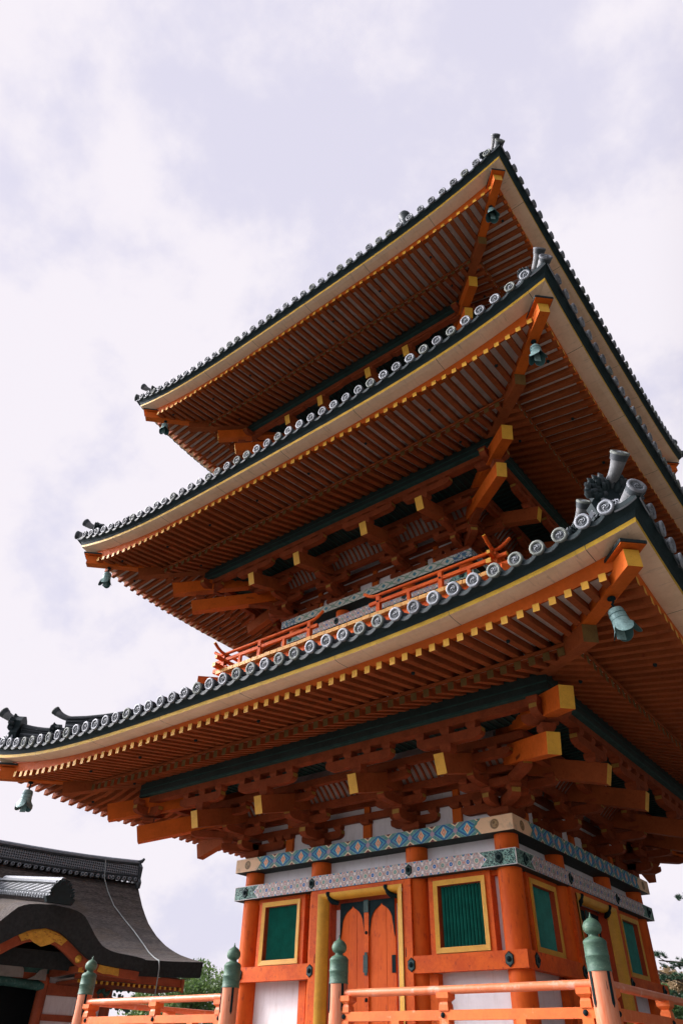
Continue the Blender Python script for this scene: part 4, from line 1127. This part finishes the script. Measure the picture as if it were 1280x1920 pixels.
for sg in (-1, 1):
    m_ = MB(); poly = []
    for (w, zo) in ((1.75, -0.01), (2.35, -0.01), (2.37, -0.19), (2.1, -0.17), (1.9, -0.19), (1.72, -0.17)): poly.append((sg*w, interp(KB, w)+zo))
    m_.prism(poly, lambda a, b, e: (AC-a, 6.52+e, b), 0, 0.03, 'gold'); m_.build('gold_fitting', bar)
    m_ = MB(); m_.lathe([(0.10, 0), (0.095, 0.02), (0.06, 0.03), (0.03, 0.045), (0, 0.05)], 16, 'gold', Matrix.Translation((AC-sg*1.12, 6.51, interp(KB, 1.12)-0.15)) @ Matrix.Rotation(-PI/2, 4, 'X')); m_.build('gold_fitting', bar)
    m_ = MB(); m_.box(AC-sg*1.29-0.08, AC-sg*1.29+0.08, 4.3, 6.46, 3.98, 4.14, 'gate_paint', back='gold'); gb(m_, 'beam_end')
# eave boards and rafter ends along the main eave
mb = MB()
for sg in (-1, 1):
    a0, a1 = sorted((AC-sg*3.0, AC-sg*4.9)) if False else sorted((AC-sg*1.5, AC-sg*4.85))
    mb.box(a0, a1, 5.55, 5.66, 3.90, 4.10, 'gate_paint')
    k_ = a0
    while k_ < a1-0.05:
        mb.box(k_, k_+0.075, 4.0, 5.75, 3.80, 3.88, 'gate_paint', back='yellow_paint'); k_ += 0.17
    mb.box(a0, a1, 4.3, 5.56, 3.90, 3.93, 'soffit_white')
mb.prism([(5.75, 4.10), (5.75, 3.76), (5.2, 3.9), (4.3, 4.1), (4.3, 4.3)], lambda a, b, e: (e, a, b), 0.53, 0.60, 'gate_paint', cap='gate_paint')
gb(mb, 'eave')
# carved bracket silhouettes at the right end
mb = MB(); rn = random.Random(11)
for q in range(26):
    a = rn.uniform(1.6, 2.6); z_ = rn.uniform(3.35, 3.85)
    m0 = Vector((a, 4.35+rn.uniform(-.1, .25), z_)); dr = Vector((rn.uniform(-0.16, 0.1), 0, rn.uniform(-0.12, 0.12)))
    mb.tube([m0, m0+dr, m0+dr*1.6+Vector((0, 0, 0.06))], [0.07, 0.055, 0.015], 6, 'gate_green')
gb(mb, 'carved_bracket')
# walls, columns, beams
mb = MB()
for sg in (-1, 1):
    mb.tube([(AC-sg*1.17, 4.2, 0.5), (AC-sg*1.17, 4.2, 3.95)], 0.15, 16, 'gate_paint'); mb.tube([(AC-sg*3.2, 4.2, 0.5), (AC-sg*3.2, 4.2, 3.95)], 0.15, 16, 'gate_paint')
    mb.tube([(AC-sg*3.2, -4.2, 0.5), (AC-sg*3.2, -4.2, 3.95)], 0.15, 16, 'gate_paint')
gb(mb, 'column')
mb = MB()
for sg in (-1, 1):
    a0, a1 = sorted((AC-sg*1.3, AC-sg*3.25)); mb.box(a0, a1, 4.08, 4.14, 0.5, 4.3, 'plaster_white')
    mb.box(*sorted((AC-sg*3.22, AC-sg*3.16)), -4.2, 4.1, 0.5, 4.3, 'plaster_white')
mb.box(AC-3.1, AC+3.1, 3.0, 3.05, 0.5, 5.0, 'void_dark')
gb(mb, 'wall')
mb = MB()
for sg in (-1, 1):
    a0, a1 = sorted((AC-sg*1.3, AC-sg*3.3))
    for z0_, z1_ in ((3.55, 3.84), (2.95, 3.10), (2.0, 2.2)): mb.box(a0, a1, 4.10, 4.28, z0_, z1_, 'gate_paint')
gb(mb, 'wall_beam')
mb = MB(); mb.tube([(AC-1.15, 4.25, 3.74), (AC, 4.27, 3.80), (AC+1.15, 4.25, 3.74)], 0.115, 14, 'gate_green')
mb.box(AC-1.3, AC+1.3, 4.12, 4.3, 4.05, 4.17, 'gate_green'); gb(mb, 'rainbow_beam')
mb = MB()   # frog-leg strut and plaster panels in the gable
mb.prism([(-0.45, 3.90), (-0.42, 4.10), (-0.30, 4.22), (-0.26, 4.34), (0.0, 4.38), (0.26, 4.34), (0.30, 4.22), (0.42, 4.10), (0.45, 3.90)], lambda a, b, e: (AC-a, 4.36+e, b), 0, 0.08, 'stone')
mb.prism([(0.62, 3.88), (0.80, 3.98), (0.92, 4.12), (1.12, 4.18), (1.14, 3.88)], lambda a, b, e: (AC-a, 4.32+e, b), 0, 0.05, 'stone'); mb.prism([(-0.62, 3.88), (-1.14, 3.88), (-1.12, 4.18), (-0.92, 4.12), (-0.80, 3.98)], lambda a, b, e: (AC-a, 4.32+e, b), 0, 0.05, 'stone')
mb.prism([(-1.3, 3.9), (1.3, 3.9), (1.3, 4.2), (0.8, 4.6), (0, 4.85), (-0.8, 4.6), (-1.3, 4.2)], lambda a, b, e: (AC-a, 4.2+e, b), 0, 0.04, 'gate_paint')
gb(mb, 'gable_panel')
# main ridge
def ridge(mb, p0, p1, w, h, n, caps=True):
    p0, p1 = Vector(p0), Vector(p1); u = Vector((0, 0, 1)); d = (p1-p0).normalized(); sd_ = d.cross(u).normalized(); u2 = sd_.cross(d)
    mb.bar(p0, p1, w, h*0.62, 'tile_net', upv=u2)
    for f, ww, hh in ((0.5, w+0.10, 0.05), (0.40, w+0.06, 0.035), (-0.34, w+0.08, 0.04), (-0.48, w+0.16, 0.05)):
        mb.bar(p0+u2*h*f, p1+u2*h*f, ww, hh, 'tile_rim' if f > 0.45 else 'tile_grey', upv=u2)
    mb.tube([p0+u2*(h*0.5+0.04), p1+u2*(h*0.5+0.04)], 0.085, 10, 'tile_rim')
    L = (p1-p0).length
    k_ = 0.1
    while k_ < L:
        for sg in (-1, 1):
            c_ = p0+d*k_-u2*(h*0.60)+sd_*sg*(w/2+0.05)
            mx = Matrix.Translation(c_) @ (sd_*sg).to_track_quat('Z', 'Y').to_matrix().to_4x4()
            mb.lathe([(0.035, 0.05), (0.06, 0.055), (0.07, 0.04), (0.07, -0.1)], 10, 'tile_rim', mx); mb.lathe([(0.0001, 0.045), (0.036, 0.045)], 10, 'tile_dark', mx)
        k_ += 0.235
mb = MB(); nseg = 10
for i in range(nseg):
    def rp(f): a = 0.15+(2*AC-0.3)*f; return Vector((a, 0, 7.82+0.16*abs(2*f-1)**2.5))
    ridge(mb, rp(i/nseg), rp((i+1)/nseg), 0.34, 0.55, 5)
for sg, a in ((1, 0.1), (-1, 2*AC-0.1)):
    mb.tube([(a+sg*0.1, 0, 8.28), (a, 0, 8.30), (a-sg*0.12, 0, 8.36), (a-sg*0.2, 0, 8.46)], [0.09, 0.085, 0.07, 0.05], 10, 'tile_grey')
    mb.prism([(-0.30, 7.35), (-0.34, 7.55), (-0.22, 7.7), (-0.24, 8.1), (0, 8.3), (0.24, 8.1), (0.22, 7.7), (0.34, 7.55), (0.30, 7.35)], lambda p, q, e: (a-sg*e, p, q), -0.02, 0.10, 'tile_grey')
gb(mb, 'ridge')
mb = MB(); ridge(mb, (AC, 7.0, 5.78), (AC, 1.6, 6.56), 0.30, 0.34, 4)
gb(mb, 'ridge')
mb = MB()
mb.prism([(-0.36, 5.42), (-0.42, 5.55), (-0.25, 5.62), (-0.27, 5.80), (-0.15, 5.98), (0, 6.02), (0.15, 5.98), (0.27, 5.80), (0.25, 5.62), (0.42, 5.55), (0.36, 5.42)], lambda p, q, e: (AC-p, 7.0+e, q), 0.0, 0.14, 'tile_black')
rn = random.Random(8)
for q in range(20):
    a = rn.uniform(0, PI); c_ = Vector((AC+0.28*math.cos(a), 7.12, 5.62+0.28*math.sin(a))); e_ = c_+Vector((0.08*math.cos(a), 0.05, 0.08*math.sin(a)))
    mb.tube([c_, e_], [0.05, 0.015], 6, 'tile_black')
gb(mb, 'ogre_tile')
mb = MB(); W_ = []
for (a, s_) in ((1.45, 0.16), (1.35, 0.5), (1.22, 1.0), (0.98, 1.6), (0.86, 2.3), (0.95, 3.4), (1.2, 4.4), (1.42, 5.2), (1.52, 5.6), (1.56, 5.86)): W_.append(Vector((a, s_, gz(s_)+0.06)))
W_ = [Vector((1.6, 0.26, 8.15)), Vector((1.5, 0.28, 7.5))]+W_[1:]+[Vector((1.56, 5.95, 4.3)), Vector((1.56, 5.95, 3.3)), Vector((1.56, 5.9, 2.4))]
mb.tube(W_, 0.018, 6, 'wire', caps=True); gb(mb, 'lightning_cable')

# ------------------------------------------------------------------ trees
def pol(az, dist, z=0.5): a = math.radians(az); return Vector((8.073+dist*math.cos(a), -13.656+dist*math.sin(a), z))
def leaf_quads(mb, c, rad, n, size, mat, rn, squash=0.8, up=0.3):
    for i in range(n):
        v = Vector((rn.gauss(0, 1), rn.gauss(0, 1), rn.gauss(0, 1))).normalized()*(rn.random()**0.45)
        p = c+Vector((v.x*rad, v.y*rad, v.z*rad*squash)); a = Vector((rn.gauss(0, 1), rn.gauss(0, 1), rn.gauss(0, 1)+up)).normalized()
        t = a.orthogonal().normalized(); t.rotate(Matrix.Rotation(rn.uniform(0, 6.28), 3, a)); b = a.cross(t); s_ = size*rn.uniform(0.6, 1.3)
        mb.add([p-t*s_, p+b*s_*0.45-a*s_*0.1, p+t*s_, p-b*s_*0.45-a*s_*0.1], [(0, 1, 2, 3)], mat)
def tree(name, loc, height, spread, clumps, nl, size, mat, label, cat, seed, lo=0.35, rad=(0.16, 0.26), squash=0.75, blossoms=None):
    rn = random.Random(seed); e = empty(name, loc); tag(e, label, cat)
    tr = MB(); cr = MB(); top = Vector((rn.uniform(-.3, .3), rn.uniform(-.3, .3), height*0.72))
    tr.tube([(0, 0, -0.1), (0.05, 0.1, height*0.2), (top.x*0.5, top.y*0.5, height*0.45), top], [0.035*height, 0.028*height, 0.02*height, 0.008*height], 8, 'tree_bark')
    for i in range(clumps):
        a = rn.uniform(0, 2*PI); q = rn.random()**0.6; z = height*(lo+(0.97-lo)*rn.random()**0.9)
        f = 1-abs((z/height-lo)/(1-lo)-0.35)**2*1.1
        p = Vector((math.cos(a)*spread*q*max(0.2, f), math.sin(a)*spread*q*max(0.2, f), z))
        h0 = Vector((top.x*0.4, top.y*0.4, height*rn.uniform(0.22, 0.6)))
        tr.tube([h0, (h0+p)/2+Vector((0, 0, 0.05*height)), p], [0.010*height, 0.006*height, 0.002*height], 5, 'tree_bark')
        leaf_quads(cr, p, spread*rn.uniform(*rad), nl, size, mat if not (blossoms and rn.random() < 0.5) else blossoms, rn, squash)
    tr.build('trunk', e); cr.build('crown', e)
    return e
tree('broadleaf_tree', pol(138.8, 42), 5.35, 3.5, 80, 300, 0.085, 'leaf_green', 'loose green broadleaf tree behind the eave end of the gate roof', 'tree', 3, lo=0.3)
tree('broadleaf_tree', pol(106.9, 48), 5.5, 2.4, 60, 330, 0.12, 'leaf_mid', 'low dark green tree right of the pagoda, in front of the rust tinted one', 'tree', 5, lo=0.15)
tree('broadleaf_tree', pol(106.3, 60), 7.0, 3.4, 60, 340, 0.14, 'leaf_rust', 'rust tinted tree crown right of the pagoda beneath the pine', 'tree', 9, lo=0.3)
# pine with reaching limb and flat needle pads
rn = random.Random(21); pn = empty('pine_tree', pol(103.0, 30)); tag(pn, 'pine tree at the right edge reaching flat needle pads over the other trees', 'pine')
tr = MB(); cr = MB()
tr.tube([(0, 0, -0.1), (0.2, 0.1, 2.0), (0.0, 0.2, 4.2), (0.25, 0.1, 6.6)], [0.24, 0.19, 0.14, 0.05], 9, 'tree_bark')
base_dir = Vector((-math.sin(math.radians(103)), math.cos(math.radians(103)), 0))  # left as seen from the camera is +az
lt = base_dir
def limb(z0_, L, z1_, pads):
    p0_ = Vector((0, 0.1, z0_)); p1_ = lt*L+Vector((0, 0, z1_)); md = p0_.lerp(p1_, 0.5)+Vector((0, 0, 0.12))
    tr.tube([p0_, md, p1_], [0.09, 0.05, 0.015], 6, 'tree_bark')
    for f, off in pads:
        q = p0_.lerp(p1_, f)+Vector((0, rn.uniform(-.2, .2), off+0.05)); rr = rn.uniform(0.26, 0.40)
        tr.tube([p0_.lerp(p1_, max(0, f-0.12)), q], [0.02, 0.008], 5, 'tree_bark')
        for i in range(26):
            c_ = q+Vector((rn.uniform(-rr, rr), rn.uniform(-rr, rr), rn.uniform(-0.05, 0.08)))
            for j in range(22):
                d_ = Vector((rn.gauss(0, 1), rn.gauss(0, 1), abs(rn.gauss(0, 0.8))+0.2)).normalized()*rn.uniform(0.09, 0.15); w_ = d_.orthogonal().normalized()*0.010
                cr.add([c_-w_, c_+w_, c_+d_], [(0, 1, 2)], 'leaf_pine')
limb(3.2, 3.2, 4.75, [(0.98, 0.55), (0.62, -0.05), (0.5, 0.15), (0.38, 0.0), (0.75, -0.3), (0.2, 0.1)])
limb(4.2, 2.2, 4.7, [(1.0, 0.05), (0.8, -0.15), (0.55, 0.1), (0.3, 0.1)])
limb(2.7, 2.0, 3.6, [(1.0, 0.05), (0.7, 0.0), (0.4, 0.1)])
limb(5.2, -1.6, 5.6, [(1.0, 0), (0.5, 0.1)]); limb(6.0, 0.9, 6.5, [(1.0, 0), (0.5, 0.2)])
tr.build('trunk', pn); cr.build('crown', pn)
